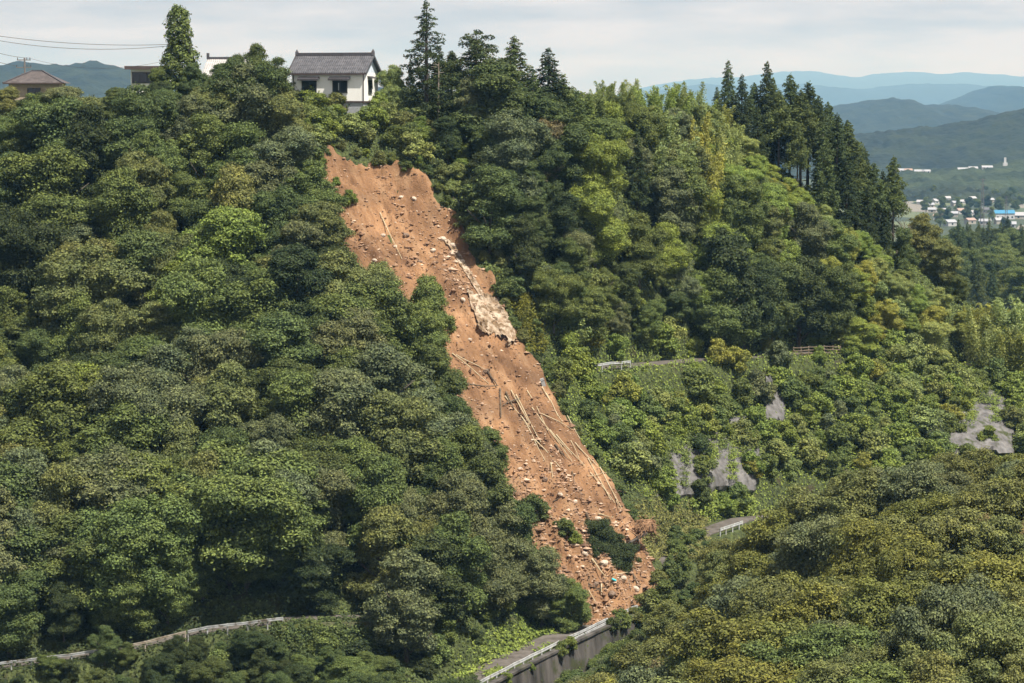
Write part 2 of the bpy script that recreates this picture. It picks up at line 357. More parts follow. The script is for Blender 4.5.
# ------------------------------------------------------------------ landslide scar
def slide_mat():
    m = bpy.data.materials.new('landslide_soil'); n, l = nodes_of(m)
    out = n.new('ShaderNodeOutputMaterial'); b = n.new('ShaderNodeBsdfPrincipled')
    tc = n.new('ShaderNodeTexCoord'); mp = n.new('ShaderNodeMapping'); mp.vector_type = 'TEXTURE'
    mp.inputs['Rotation'].default_value = (0, 0, FALL); mp.inputs['Scale'].default_value = (1, 4, 4)
    a = n.new('ShaderNodeTexNoise'); a.inputs['Scale'].default_value = 0.9; a.inputs['Detail'].default_value = 7; a.inputs['Roughness'].default_value = 0.65
    ra = n.new('ShaderNodeValToRGB')
    ra.color_ramp.elements[0].position = 0.3; ra.color_ramp.elements[0].color = (0.165, 0.093, 0.053, 1)
    ra.color_ramp.elements[1].position = 0.72; ra.color_ramp.elements[1].color = (0.37, 0.24, 0.142, 1)
    e = ra.color_ramp.elements.new(0.5); e.color = (0.275, 0.158, 0.084, 1)
    g = n.new('ShaderNodeTexNoise'); g.inputs['Scale'].default_value = 0.16; g.inputs['Detail'].default_value = 6
    rg = n.new('ShaderNodeValToRGB'); rg.color_ramp.elements[0].position = 0.35; rg.color_ramp.elements[0].color = (0.52, 0.50, 0.50, 1)
    rg.color_ramp.elements[1].position = 0.65; rg.color_ramp.elements[1].color = (1.2, 1.17, 1.12, 1)
    mu = n.new('ShaderNodeMixRGB'); mu.blend_type = 'MULTIPLY'; mu.inputs[0].default_value = 1
    v = n.new('ShaderNodeTexVoronoi'); v.inputs['Scale'].default_value = 3.2; v.inputs['Randomness'].default_value = 1
    rv = n.new('ShaderNodeValToRGB'); rv.color_ramp.elements[0].position = 0.08; rv.color_ramp.elements[0].color = (1, 1, 1, 1)
    rv.color_ramp.elements[1].position = 0.2; rv.color_ramp.elements[1].color = (0, 0, 0, 1)
    n2 = n.new('ShaderNodeTexNoise'); n2.inputs['Scale'].default_value = 0.35; n2.inputs['Detail'].default_value = 3
    r2 = n.new('ShaderNodeValToRGB'); r2.color_ramp.elements[0].position = 0.5; r2.color_ramp.elements[1].position = 0.66
    mm = n.new('ShaderNodeMath'); mm.operation = 'MULTIPLY'
    mx = n.new('ShaderNodeMixRGB'); mx.inputs[2].default_value = (0.46, 0.34, 0.24, 1)
    l.new(tc.outputs['Object'], mp.inputs['Vector']); l.new(mp.outputs['Vector'], a.inputs['Vector']); l.new(a.outputs['Fac'], ra.inputs['Fac'])
    l.new(tc.outputs['Object'], g.inputs['Vector']); l.new(g.outputs['Fac'], rg.inputs['Fac'])
    l.new(ra.outputs['Color'], mu.inputs[1]); l.new(rg.outputs['Color'], mu.inputs[2])
    l.new(tc.outputs['Object'], v.inputs['Vector']); l.new(v.outputs['Distance'], rv.inputs['Fac'])
    l.new(tc.outputs['Object'], n2.inputs['Vector']); l.new(n2.outputs['Fac'], r2.inputs['Fac'])
    l.new(rv.outputs['Color'], mm.inputs[0]); l.new(r2.outputs['Color'], mm.inputs[1]); l.new(mm.outputs['Value'], mx.inputs[0])
    l.new(mu.outputs['Color'], mx.inputs[1]); l.new(mx.outputs['Color'], b.inputs['Base Color'])
    b.inputs['Roughness'].default_value = 0.95; b.inputs['Specular IOR Level'].default_value = 0.1
    nb = n.new('ShaderNodeTexNoise'); nb.inputs['Scale'].default_value = 2.5; nb.inputs['Detail'].default_value = 8; nb.inputs['Roughness'].default_value = 0.7
    bu = n.new('ShaderNodeBump'); bu.inputs['Strength'].default_value = 1; bu.inputs['Distance'].default_value = 0.25
    l.new(tc.outputs['Object'], nb.inputs['Vector']); l.new(nb.outputs['Fac'], bu.inputs['Height']); l.new(bu.outputs['Normal'], b.inputs['Normal'])
    l.new(b.outputs['BSDF'], out.inputs['Surface'])
    return m
M['slide'] = slide_mat()
cf, sf = math.cos(FALL), math.sin(FALL)
def slide_z(X, Y):
    across = X * cf + (Y - 320) * sf; down = X * sf - (Y - 320) * cf
    sd = poly_sd(X, Y, SLIDE) + 1.5 * fbm(X / 3.0, Y / 3.0, 4, .6)
    z = terrain_z(X, Y) - 1.0 + 2.1 * sstep(-0.8, 0.8, sd)
    k = sstep(0.2, 2.0, sd)
    rill = fbm(across / 2.2 + 0.35 * fbm(X / 6, Y / 6, 2), down / 16, 4)
    z += k * (0.8 * rill + 0.85 * fbm(X / 2.0, Y / 2.0, 4, 0.7) + .35 * fbm(across / .8, down / 5, 2) + 0.5 * fbm(X / 7, Y / 7, 2) - 0.75 * np.maximum(0, 1 - np.abs(rill) / .09) - .5 * np.maximum(0, 1 - np.abs(fbm(across / 5 + 40, down / 7, 3)) / .05))
    # debris fan piled at the foot
    z += 1.6 * k * np.exp(-((Y - 298) / 5.0) ** 2) * sstep(2, 14, X)
    return z
V, Q, SZ = grid(np.arange(-31, 22.1, 0.3), np.arange(289, 349.6, 0.3), slide_z)
Q = Q[(poly_sd(V[:, 0], V[:, 1], SLIDE) > -1.5)[Q].all(1)]
tag(mesh_obj('landslide_scar', V, Q, M['slide'], smooth=True), 'bare orange-brown soil scar of the landslide', kind='structure')
def sz_fast(X, Y):
    X = np.clip(np.asarray(X, float), -31, 21.7); Y = np.clip(np.asarray(Y, float), 289, 349.0)
    a = (X + 31) / .3; b = (Y - 289) / .3; i = a.astype(int); j = b.astype(int); u = a - i; v = b - j
    return (SZ[j, i] * (1 - u) + SZ[j, i + 1] * u) * (1 - v) + (SZ[j + 1, i] * (1 - u) + SZ[j + 1, i + 1] * u) * v
def sz1(x, y): return float(sz_fast(np.array([x]), np.array([y]))[0])
def march(px, py, Ys, zf):
    dx = (px - 512.0) / F; dz = -(py - 341.5) / F; dy = CP + dz * SP
    X = dx / dy * Ys; Z = (-SP + dz * CP) / dy * Ys; G = zf(X, Ys)
    k = int(np.argmax(Z <= G)) if (Z <= G).any() else len(Ys) - 1
    return Vector((X[k], Ys[k], G[k]))
YS = np.arange(288, 350, .2)
def on_slide(px, py, dz=0.0):
    """where the sight line through (px, py) meets the slide"""
    return march(px, py, YS, sz_fast) + Vector((0, 0, dz))
def on_ground(px, py, lo=230, hi=460):
    return march(px, py, np.arange(lo, hi, .3), tz_fast)

# ------------------------------------------------------------------ roads
def road(name, C, hw, label):
    V, Fc = [], []
    L = []
    for a, b in zip(C[:-1], C[1:]):
        for t in np.linspace(0, 1, 6)[:-1]: L.append(a.lerp(b, t))
    L.append(C[-1])
    for i, p in enumerate(L):
        t = L[min(i + 1, len(L) - 1)] - L[max(i - 1, 0)]; t.z = 0; t.normalize(); n = Vector((-t.y, t.x, 0))
        V += [p - n * hw + Vector((0, 0, .06)), p + n * hw + Vector((0, 0, .06)), p + n * hw - Vector((0, 0, .4)), p - n * hw - Vector((0, 0, .4))]
        if i:
            k = 4 * (i - 1)
            for e in range(4): Fc.append((k + e, k + 4 + e, k + 4 + (e + 1) % 4, k + (e + 1) % 4))
    o = mesh_obj(name, [tuple(v) for v in V], Fc, M['asphalt'])
    return tag(o, label, kind='structure')
road('road', C_LOW, 1.55, 'lower asphalt road buried by debris at the foot of the slide')
road('road', C_UP[1:], 1.9, 'upper road cut off by the landslide')
road('road', C_LEFT, 1.3, 'shaded road under the trees at lower left')

# ------------------------------------------------------------------ retaining walls
def sheet_wall(name, bottom, top, mat, label, nu=40, nv=18, amp=0.25, thick=0.6, fs=2.0):
    def lp(L, t):
        s = t * (len(L) - 1); i = min(int(s), len(L) - 2); return L[i].lerp(L[i + 1], s - i)
    Vf = []
    for j in range(nv + 1):
        for i in range(nu + 1):
            p = lp(bottom, i / nu).lerp(lp(top, i / nu), j / nv)
            Vf.append(p)
    Vf = np.array([tuple(p) for p in Vf]); n0 = fbm(Vf[:, 0] / fs + Vf[:, 1] / fs, Vf[:, 2] / fs, 4)
    Vf[:, 1] -= amp * n0; Vf[:, 0] += amp * .3 * n0
    Vb = Vf.copy(); Vb[:, 1] += thick
    V = np.concatenate([Vf, Vb]); W = nu + 1; N = len(Vf); Fc = []
    for j in range(nv):
        for i in range(nu):
            a = j * W + i; Fc.append((a, a + 1, a + W + 1, a + W)); Fc.append((N + a, N + a + W, N + a + W + 1, N + a + 1))
    for i in range(nu): Fc.append((N + i, N + i + 1, i + 1, i)); a = nv * W + i; Fc.append((a, a + 1, N + a + 1, N + a))
    for j in range(nv): a = j * W; Fc.append((a, a + W, N + a + W, N + a)); a = j * W + nu; Fc.append((a + W, a, N + a, N + a + W))
    o = mesh_obj(name, V, Fc, mat, smooth=False)
    return tag(o, label, 'wall')
wl_top = [p + Vector((0, 0, .12)) for p in offset(R_LOW, -0.35)[0:6]]
wl_bot = [p + Vector((0, 0, -9.0)) for p in offset(R_LOW, -1.5)[0:6]]
w0 = sheet_wall('retaining_wall', wl_bot, wl_top, M['concrete'], 'tall dark stained concrete retaining wall below the lower guard rail', nu=80, nv=20, amp=0.12, thick=0.5)
cap = MB()
ct = [p + Vector((0, 0, .16)) for p in offset(R_LOW, -0.2)[0:6]]
for a, b in zip(ct[:-1], ct[1:]): cap.beam(a, b, 0.75, 0.25)
cap.build('coping', M['concrete'], w0)
def bank_wall(label, bl, br, tr, tl, nu, nv, amp):
    """sprayed concrete that follows the cut bank between four sighted corners"""
    def pt(u, v):
        a = (bl[0] * (1 - u) + br[0] * u, bl[1] * (1 - u) + br[1] * u); b = (tl[0] * (1 - u) + tr[0] * u, tl[1] * (1 - u) + tr[1] * u)
        return a[0] * (1 - v) + b[0] * v, a[1] * (1 - v) + b[1] * v
    rows = [[on_ground(*pt(i / nu, j / nv)) for i in range(nu + 1)] for j in range(nv + 1)]
    A = np.array([[tuple(p) for p in r] for r in rows])
    for _ in range(3):
        B = A.copy(); B[1:-1, 1:-1] = (A[:-2, 1:-1] + A[2:, 1:-1] + A[1:-1, :-2] + A[1:-1, 2:]) / 4; A = B
    Vf = A.reshape(-1, 3); d = Vf / np.linalg.norm(Vf, axis=1, keepdims=True)
    uu, vv = np.meshgrid(np.arange(nu + 1) / nu, np.arange(nv + 1) / nv); ed = (np.minimum(np.minimum(uu, 1 - uu), np.minimum(vv, 1 - vv)) * 7 + .8 * fbm(uu * 9, vv * 6, 3)).ravel()
    Vf = Vf - d * (1.1 + amp * fbm(Vf[:, 0] / 3 + Vf[:, 1] / 3, Vf[:, 2] / 5, 4) - 2.4 * (1 - sstep(.1, .7, ed)))[:, None] + np.array([0, 0, .2])
    V = np.concatenate([Vf, Vf + d * 2.5]); W = nu + 1; N = len(Vf); Fc = []
    for j in range(nv):
        for i in range(nu):
            a = j * W + i; Fc.append((a, a + 1, a + W + 1, a + W)); Fc.append((N + a, N + a + W, N + a + W + 1, N + a + 1))
    for i in range(nu): Fc.append((N + i, N + i + 1, i + 1, i)); a = nv * W + i; Fc.append((a, a + 1, N + a + 1, N + a))
    for j in range(nv): a = j * W; Fc.append((a, a + W, N + a + W, N + a)); a = j * W + nu; Fc.append((a + W, a, N + a, N + a + W))
    return tag(mesh_obj('retaining_wall', V, Fc, M['shotcrete']), label, 'wall')
bank_wall('grey sprayed concrete wall half covered by shrubs above the lower road bend', (656, 512), (764, 500), (758, 408), (660, 412), 34, 26, .8)
bank_wall('light grey sprayed concrete wall at the right edge below the bamboo', (924, 466), (1022, 462), (1010, 378), (960, 388), 34, 22, .8)
bank_wall('narrow grey concrete face between shrubs under the upper road', (763, 432), (786, 430), (784, 372), (762, 374), 12, 14, .5)
lw_top = [p + Vector((0, 0, .05)) for p in offset(R_LEFT, -0.4)[5:]]
sheet_wall('retaining_wall', [p + Vector((0.3, -1.2, -4.5)) for p in lw_top], lw_top, M['mossy'], 'mossy green wall below the shaded left road', nu=30, nv=10, amp=0.25, thick=0.5)

# ------------------------------------------------------------------ guard rails
def guard_rail(L, i0, i1, label, mat, post_mat=None, h=0.78, bw=0.34, step=2.0, name='guard_rail', bars=1, sag=0.0):
    """steel rail along the part i0..i1 of a line (fractional indices), with a post every two metres"""
    def at(s): i = min(int(s), len(L) - 2); return L[i].lerp(L[i + 1], s - i)
    pts = []; n = 60
    raw = [at(i0 + (i1 - i0) * k / n) for k in range(n + 1)]
    pts = [raw[0]]; acc = 0
    for a, b in zip(raw[:-1], raw[1:]):
        acc += (b - a).length
        if acc >= step: pts.append(b); acc = 0
    if (pts[-1] - raw[-1]).length > 0.5: pts.append(raw[-1])
    base = pts[0].copy(); t = empty(name, base)
    tag(t, label, 'guard rail', 'guard rails along the roads')
    g = [Vector((0, 0, tz1(p.x, p.y))) for p in pts]
    wob = [random.uniform(-.05, .05) - sag * (k / max(1, len(pts) - 1)) ** 2 for k in range(len(pts))]
    for b in range(bars):
        m = MB()
        for k in range(len(pts) - 1):
            z0 = h - b * 0.42
            p = pts[k] - base + Vector((0, 0, z0 + wob[k])); q = pts[k + 1] - base + Vector((0, 0, z0 + wob[k + 1]))
            dz = bw / 3                          # W profile: two proud ribs on a web
            m.beam(p, q, 0.05, bw * .5); m.beam(p + Vector((0, -.03, dz)), q + Vector((0, -.03, dz)), 0.09, bw * .34); m.beam(p + Vector((0, -.03, -dz)), q + Vector((0, -.03, -dz)), 0.09, bw * .34)
        m.build('beam', mat, t)
    for k, p in enumerate(pts):
        q = p - base
        MB().tube([q + Vector((0, .1, -0.5)), q + Vector((0, .1, h + 0.12 + wob[k]))], 0.085, 7).build('post', post_mat or mat, t)
    return t
RL = offset(R_LOW, 0.1)
guard_rail(RL, 0.3, 3.0, 'white guard rail on top of the tall retaining wall, bottom centre', M['white_steel'], bw=0.32)
guard_rail(RL, 3.25, 4.2, 'short white guard rail piece tilting up towards the slide debris', M['white_steel'], bw=0.26, bars=2)
guard_rail(RL, 4.62, 4.95, 'last stub of white guard rail at the foot of the debris', M['white_steel'])
guard_rail(RL, 7.95, 8.55, 'white guard rail on the road bend beside the near treetops', M['white_steel'], bw=0.34, h=.75)
guard_rail(R_LEFT, 0.3, 2.45, 'pale guard rail of the shaded road at far lower left', M['grey_steel'], bw=.24)
guard_rail(R_LEFT, 2.5, 3.75, 'weathered brown middle length of the shaded left guard rail', M['rusty_steel'], bw=.2)
guard_rail(R_LEFT, 3.8, 5.05, 'whitish guard rail of the left road ending under the trees', M['grey_steel'], bw=.26)
guard_rail(R_UP, 0.55, 1.75, 'white guard rail of the upper road next to the slide', M['white_steel'], bw=0.3, h=0.85)
guard_rail(R_UP, 4.55, 5.25, 'brown barred railing of the upper road right of centre', M['wood_rail'], h=1.1, bars=3, bw=.11, step=1.6)

# ------------------------------------------------------------------ foliage meshes
def leaf_quads(Pn, Nn, L, W, r, fold=0.18):
    n = len(Pn)
    a = r.normal(size=(n, 3)); T = np.cross(Nn, a); T /= np.linalg.norm(T, axis=1, keepdims=True) + 1e-9
    B = np.cross(Nn, T); s = (r.uniform(0.7, 1.3, n))[:, None]
    t = T * L / 2 * s; b = B * W / 2 * s; up = Nn * (W * fold) * s
    V = np.stack([Pn - t, Pn + b * 1 + up, Pn + t * 1.0, Pn - b + up], 1).reshape(-1, 3)
    i = np.arange(n) * 4
    return V, np.stack([i, i + 1, i + 2, i + 3], 1)

def lump_leaves(C, R, dens, r, L=0.34, W=0.2, center=None, jitter=0.42, upb=0.30, cull=0.62, lower=0.45):
    """leaves over the outer sides of a set of ellipsoid clumps; C (K,3) centres, R (K,3) radii"""
    K = len(C); area = 4 * np.pi * (R[:, 0] * R[:, 1] * R[:, 2]) ** (2 / 3)
    cnt = np.maximum(8, (area * dens).astype(int)); idx = np.repeat(np.arange(K), cnt); n = len(idx)
    u = r.normal(size=(n, 3)); u /= np.linalg.norm(u, axis=1, keepdims=True)
    flip = (u[:, 2] < -0.1) & (r.random(n) > lower); u[flip, 2] *= -1
    rad = 1.0 - 0.4 * r.random(n) ** 2.0 + 0.13 * r.normal(size=n) + .35 * (r.random(n) < .06)
    p = C[idx] + u * R[idx] * rad[:, None]
    keep = np.ones(n, bool)
    for k in range(K):
        d = np.linalg.norm((p - C[k]) / R[k], axis=1)
        keep &= (d > cull) | (idx == k)
    p = p[keep]; u = u[keep]; idx = idx[keep]
    N = u / R[idx]; N /= np.linalg.norm(N, axis=1, keepdims=True)
    N = N + r.normal(size=N.shape) * jitter + np.array([0, 0, upb]); N /= np.linalg.norm(N, axis=1, keepdims=True)
    return leaf_quads(p, N, L, W, r)

def sphere_dirs(K, r, zmin=-0.4, jit=0.25):
    i = np.arange(K) + 0.5; z = zmin + (1 - zmin) * (1 - i / K); th = np.pi * (1 + 5 ** .5) * i
    q = np.sqrt(np.maximum(0, 1 - z * z)); d = np.stack([q * np.cos(th), q * np.sin(th), z], 1) + r.normal(size=(K, 3)) * jit
    return d / np.linalg.norm(d, axis=1, keepdims=True)

def broad_crown(seed, rx=3.5, top=10.0, bot=0.5, domes=6, lr=(0.36, 0.98), dens=76, L=0.205, W=0.135, flat=0.85, lumps=12, low=4):
    """irregular crown: several limbs' domes, each a cluster of leaf clumps, over a shaggy skirt"""
    r = np.random.default_rng(seed); Cs, Rs = [], []; H = top - bot
    sx, sy = r.uniform(.8, 1.25), r.uniform(.8, 1.25)
    spec = [(0.12 * rx * r.normal(), 0.12 * rx * r.normal(), top - rx * .52, rx * .5)]
    a0 = r.uniform(0, 6.28)
    for d in range(domes):
        a = a0 + d * 2.4 + r.uniform(-.5, .5); q = rx * r.uniform(.35, .72); rd = rx * r.uniform(.3, .52)
        spec.append((math.cos(a) * q * sx, math.sin(a) * q * sy, bot + H * r.uniform(.42, .88) - rd * .4, rd))
    for d in range(low):
        a = a0 + 1 + d * 6.28 / low + r.uniform(-.4, .4); q = rx * r.uniform(.4, .7); rd = rx * r.uniform(.32, .45)
        spec.append((math.cos(a) * q * sx, math.sin(a) * q * sy, bot + H * r.uniform(.14, .36), rd))
    for x, y, z, rd in spec:
        k = max(6, int(lumps * (rd / (rx * .42)) ** 1.6)); D = sphere_dirs(k, r, -.55, .3); rad = r.uniform(*lr, k) * (rx / 3.5) ** .5
        c = np.array([x, y, z]) + D * (rd - rad * .35)[:, None] * r.uniform(.78, 1.12, k)[:, None]
        Cs.append(c); Rs.append(np.stack([rad * r.uniform(.85, 1.35, k), rad * r.uniform(.85, 1.35, k), rad * flat * r.uniform(.75, 1.15, k)], 1))
        Cs.append(np.array([[x, y, z]])); Rs.append(np.array([[rd * .78] * 3]))
    Cs.append(np.array([[0, 0, bot + H * .45]])); Rs.append(np.array([[rx * .5, rx * .5, H * .38]]))
    return lump_leaves(np.concatenate(Cs), np.concatenate(Rs), dens, r, L, W)

def trunk_mesh(seed, h=10.0, r0=0.22, limbs=5, lean=0.5):
    r = random.Random(seed); m = MB(); x = y = 0.0; pts = []
    for k in range(6):
        pts.append((x, y, -1.2 + (h * .85 + 1.2) * k / 5)); x += r.uniform(-lean, lean) * .4; y += r.uniform(-lean, lean) * .4
    m.tube(pts, [r0 * (1.25 - 1.05 * k / 5) for k in range(6)], 7)
    for k in range(limbs):
        f = r.uniform(.3, .75); i = int(f * 5); p = Vector(pts[i]); a = r.uniform(0, 6.28); l = r.uniform(1.4, 2.6) * h / 10
        q = p + Vector((math.cos(a) * l * .6, math.sin(a) * l * .6, l * .5)); e = q + Vector((math.cos(a) * l * .5, math.sin(a) * l * .5, l * .5))
        m.tube([p, q, e], [r0 * .5, r0 * .32, r0 * .1], 5)
    me = bpy.data.meshes.new('trunk'); me.from_pydata(m.v, [], m.f); me.materials.append(M['bark']); me.shade_smooth(); return me

def to_mesh(VF, mat, name='crown'):
    me = bpy.data.meshes.new(name); me.from_pydata(VF[0].astype(np.float32), [], VF[1]); me.materials.append(mat); me.update(); return me

def conifer_crown(seed, h=14.0, r0=2.3, bot=2.0, n=64, dens=30, tip=0.35, droop=0.35, irregular=0.25, L=0.30, W=0.13, clump=0.55):
    r = np.random.default_rng(seed); C, R = [], []
    for i in range(n):
        f = (i + 0.5) / n; z = bot + (h - bot) * f
        a = i * 2.4 + r.uniform(-.5, .5)
        rr = (r0 * (1 - f) ** 0.8 + tip * 0.3) * r.uniform(1 - irregular, 1 + irregular)
        s = clump * (0.55 + 0.9 * (1 - f)) 
        for q, w in ((1.0, .85), (0.55, 1.0)):
            if q < 1 and f > 0.9: continue
            C.append([math.cos(a) * rr * q, math.sin(a) * rr * q, z - droop * rr * q]); R.append([s * w, s * w, s * w * .75])
    C.append([0, 0, h - .3]); R.append([.25, .25, .6])
    return lump_leaves(np.array(C), np.array(R), dens, r, L, W, jitter=0.7, upb=0.2, cull=0.5)

def conifer_trunk(seed, h=14.0, r0=0.2):
    m = MB(); r = random.Random(seed)
    m.tube([(0, 0, -1.0), (r.uniform(-.05, .05), 0, h * .5), (r.uniform(-.08, .08), r.uniform(-.08, .08), h * .97)], [r0 * 1.15, r0 * .7, r0 * .15], 7)
    for k in range(10):
        z = h * r.uniform(.12, .8); a = r.uniform(0, 6.28); l = r.uniform(.6, 1.6)
        m.tube([(0, 0, z), (math.cos(a) * l, math.sin(a) * l, z - .15 * l)], [.045, .015], 4)
    me = bpy.data.meshes.new('trunk'); me.from_pydata(m.v, [], m.f); me.materials.append(M['bark']); me.shade_smooth(); return me

def bamboo_pair(seed, h=11.0, n=16, spread=2.2):
    r = np.random.default_rng(seed); m = MB(); Ps, Ns = [], []
    for k in range(n):
        x, y = r.normal(size=2) * spread * .55; hh = h * r.uniform(.72, 1.05); a = r.uniform(0, 6.28); bend = r.uniform(.6, 2.0)
        pts = []
        for t in np.linspace(0, 1, 7):
            pts.append((x + math.cos(a) * bend * t ** 2.6, y + math.sin(a) * bend * t ** 2.6, -0.5 + hh * (t - .10 * t ** 4)))
        m.tube(pts, [.05 * (1.1 - t) for t in np.linspace(0, 1, 7)], 5)
        A = np.array(pts)
        nn = 420
        t = r.uniform(.28, 1.0, nn) * 6 * .9999; i = t.astype(int); f = (t - i)[:, None]
        p = A[i] * (1 - f) + A[i + 1] * f
        rad = (.30 + 1.0 * (1 - t / 6))[:, None]
        o = r.normal(size=(nn, 3)) * np.array([.62, .62, .3]) * rad; o[:, 2] -= .35 * np.hypot(o[:, 0], o[:, 1])
        Ps.append(p + o)
        nv = o / (np.linalg.norm(o, axis=1, keepdims=True) + 1e-6) + r.normal(size=(nn, 3)) * .6 + np.array([0, 0, .6]); Ns.append(nv / np.linalg.norm(nv, axis=1, keepdims=True))
    VF = leaf_quads(np.concatenate(Ps), np.concatenate(Ns), .42, .13, r)
    tm = bpy.data.meshes.new('culms'); tm.from_pydata(m.v, [], m.f); tm.materials.append(M['culm'])
    return to_mesh(VF, M['bamboo_leaf'], 'foliage'), tm

PROTO = {}
def reg(key, crown, trunk, h, rad): PROTO.setdefault(key, []).append((crown, trunk, h, rad))
for s in range(7):
    reg('broad', to_mesh(broad_crown(10 + s, rx=(3.2, 3.6, 4.0, 3.0, 4.3, 3.4, 3.8)[s], domes=(4, 6, 7, 3, 8, 5, 6)[s]), M['leaf']), trunk_mesh(10 + s), 10.0, 3.8)
for s in range(3):
    reg('tall', to_mesh(broad_crown(30 + s, rx=2.7, domes=6 + s, bot=0.3, low=5), M['leaf']), trunk_mesh(30 + s), 10.0, 2.8)
for s in range(5):
    reg('oak', to_mesh(broad_crown(40 + s, rx=(3.5, 4.0, 3.2, 4.2, 3.7)[s], domes=(5, 7, 4, 8, 6)[s], lr=(.35, .8), dens=74, L=.2, W=.135), M['leaf']), trunk_mesh(40 + s), 10.0, 3.8)
for s in range(3):
    reg('cedar', to_mesh(conifer_crown(60 + s, h=14, r0=2.5 - .2 * s, n=70), M['needle']), conifer_trunk(60 + s), 14.0, 2.3)
for s in range(2):
    reg('highcedar', to_mesh(conifer_crown(70 + s, h=14, r0=2.1, bot=6.2 + s, n=42, irregular=.5, clump=.68), M['needle']), conifer_trunk(70 + s, r0=.17), 14.0, 2.0)
reg('talltop', to_mesh(conifer_crown(80, h=17.5, r0=2.9, bot=2.5, n=62, dens=26, irregular=.5, clump=.62, droop=.2), M['needle']), conifer_trunk(80, 17.5, .28), 17.5, 2.9)
reg('pine', to_mesh(conifer_crown(83, h=12, r0=3.0, bot=5.0, n=30, dens=24, irregular=.6, clump=.8, droop=-.1, tip=1.5), M['needle']), conifer_trunk(83, 12, .22), 12.0, 2.8)
for s in range(3): c, t = bamboo_pair(90 + s); reg('bamboo', c, t, 11.0, 2.4)
for s in range(6):
    reg('shrub', to_mesh(broad_crown(110 + s, rx=1.6, top=2.6, bot=-.3, lr=(.3, .62), dens=70, L=.2, W=.13, domes=3 + s % 3, lumps=8, low=3), M['leaf'], 'foliage'), None, 2.6, 1.6)
def column_crown(seed):
    r = np.random.default_rng(seed); C, R = [], []
    for i in range(60):
        f = i / 59; z = .6 + 12 * f; rad = (2.5 * (1 - f) ** .75 + .75) if f < .55 else 1.45 * (1 - .55 * (f - .55) / .45)
        a = i * 2.4; C.append([math.cos(a) * rad * .62, math.sin(a) * rad * .62, z]); s = r.uniform(.6, .95); R.append([s, s, s * 1.1])
    return lump_leaves(np.array(C), np.array(R), 28, r)
reg('column', to_mesh(column_crown(120), M['leaf']), trunk_mesh(120, 13), 13.0, 2.4)
def bare_tree(seed, h=6.0):
    r = random.Random(seed); m = MB()
    def br(p, d, l, rad, lv):
        q = p + d * l; e = q + (d + Vector((r.uniform(-.3, .3), r.uniform(-.3, .3), .2))).normalized() * l * .6
        m.tube([p, q, e], [rad, rad * .7, rad * .4], 5)
        if lv < 3:
            for k in range(3 + (lv == 0)):
                nd = (d + Vector((r.uniform(-1, 1), r.uniform(-1, 1), r.uniform(-.1, .6))) * .9).normalized(); br(p.lerp(e, r.uniform(.4, 1)), nd, l * .55, rad * .5, lv + 1)
    br(Vector((0, 0, -.5)), Vector((.1, 0, 1)), h * .45, .14, 0)
    me = bpy.data.meshes.new('bare_branches'); me.from_pydata(m.v, [], m.f); me.materials.append(M['pale_bark']); return me
BARE = bare_tree(5)

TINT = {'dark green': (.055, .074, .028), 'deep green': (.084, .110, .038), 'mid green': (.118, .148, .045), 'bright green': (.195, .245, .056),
        'light green': (.225, .262, .090), 'grey-green': (.128, .146, .070), 'olive': (.142, .154, .054), 'yellow-green': (.250, .255, .058), 'brownish': (.190, .160, .080), 'golden-green': (.172, .178, .046)}
TINT = {k: (tuple(c * 1.14 for c in v) if k in ('deep green', 'mid green', 'grey-green', 'olive') else v) for k, v in TINT.items()}
TREES = []       # every tree for the labelling pass
def plant(key, x, y, height, tone, name, cat, region, label=None, group=None, wide=1.0, k=None, sink=0.25, rz=None, part='crown', z=None):
    opts = PROTO[key]; c, t, h, rad = opts[k if k is not None else random.randrange(len(opts))]
    zz = (tz1(x, y) if z is None else z) - sink
    s = height / h
    v = random.uniform(.86, 1.14) * (1.15 if region == 'bright slope' or name == 'bamboo' else 1.0); tc = TINT[tone]; hu = random.uniform(.93, 1.07)
    color = (tc[0] * v * hu, tc[1] * v, tc[2] * v / hu, 1)
    rot = random.uniform(0, 6.28) if rz is None else rz
    if t is None:
        root = bpy.data.objects.new(name, c); col.objects.link(root); root.color = color
    else:
        root = bpy.data.objects.new(name, None); root.empty_display_size = .5; col.objects.link(root)
        o = bpy.data.objects.new(c.name.split('.')[0], c); col.objects.link(o); o.parent = root; o.color = color
        o2 = bpy.data.objects.new(t.name.split('.')[0], t); col.objects.link(o2); o2.parent = root
    root.location = (x, y, zz); root.rotation_euler = (0, 0, rot); root.scale = (s * wide, s * wide, s)
    root['category'] = cat
    cz = zz + height * .6; px, py = proj(x, y, cz)
    TREES.append(dict(o=root, px=px, py=py, tone=tone, cat=cat, region=region, label=label, group=group, name=name))
    return root

# ------------------------------------------------------------------ buildings on the plateau
def flat_mat(name, c, rough=0.7, spec=0.3, var=0.12, scale=1.5):
    return mat_noise(name, tuple(v * (1 - var) for v in c), tuple(min(1, v * (1 + var)) for v in c), scale, rough=rough, spec=spec)
M['plaster'] = mat_noise('white_plaster', (0.80, 0.79, 0.74), (0.88, 0.87, 0.83), 0.8, rough=0.85, stretch=(1, 1, .4))
M['shade_plaster'] = flat_mat('shade_tinted_plaster', (0.60, 0.67, 0.74), 0.85)  # bluish tone paints the eave shade into the gable plaster
M['grey_base'] = flat_mat('grey_base', (0.36, 0.37, 0.38), 0.9)
M['kawara'] = mat_noise('grey_roof_tile', (0.050, 0.050, 0.055), (0.105, 0.103, 0.11), 1.6, rough=0.45, spec=0.4)
M['kawara_dark'] = flat_mat('dark_roof_tile', (0.075, 0.07, 0.075), 0.5)
M['pale_tile'] = mat_noise('pale_roof_tile', (0.30, 0.29, 0.28), (0.45, 0.43, 0.41), 1.6, rough=0.5)
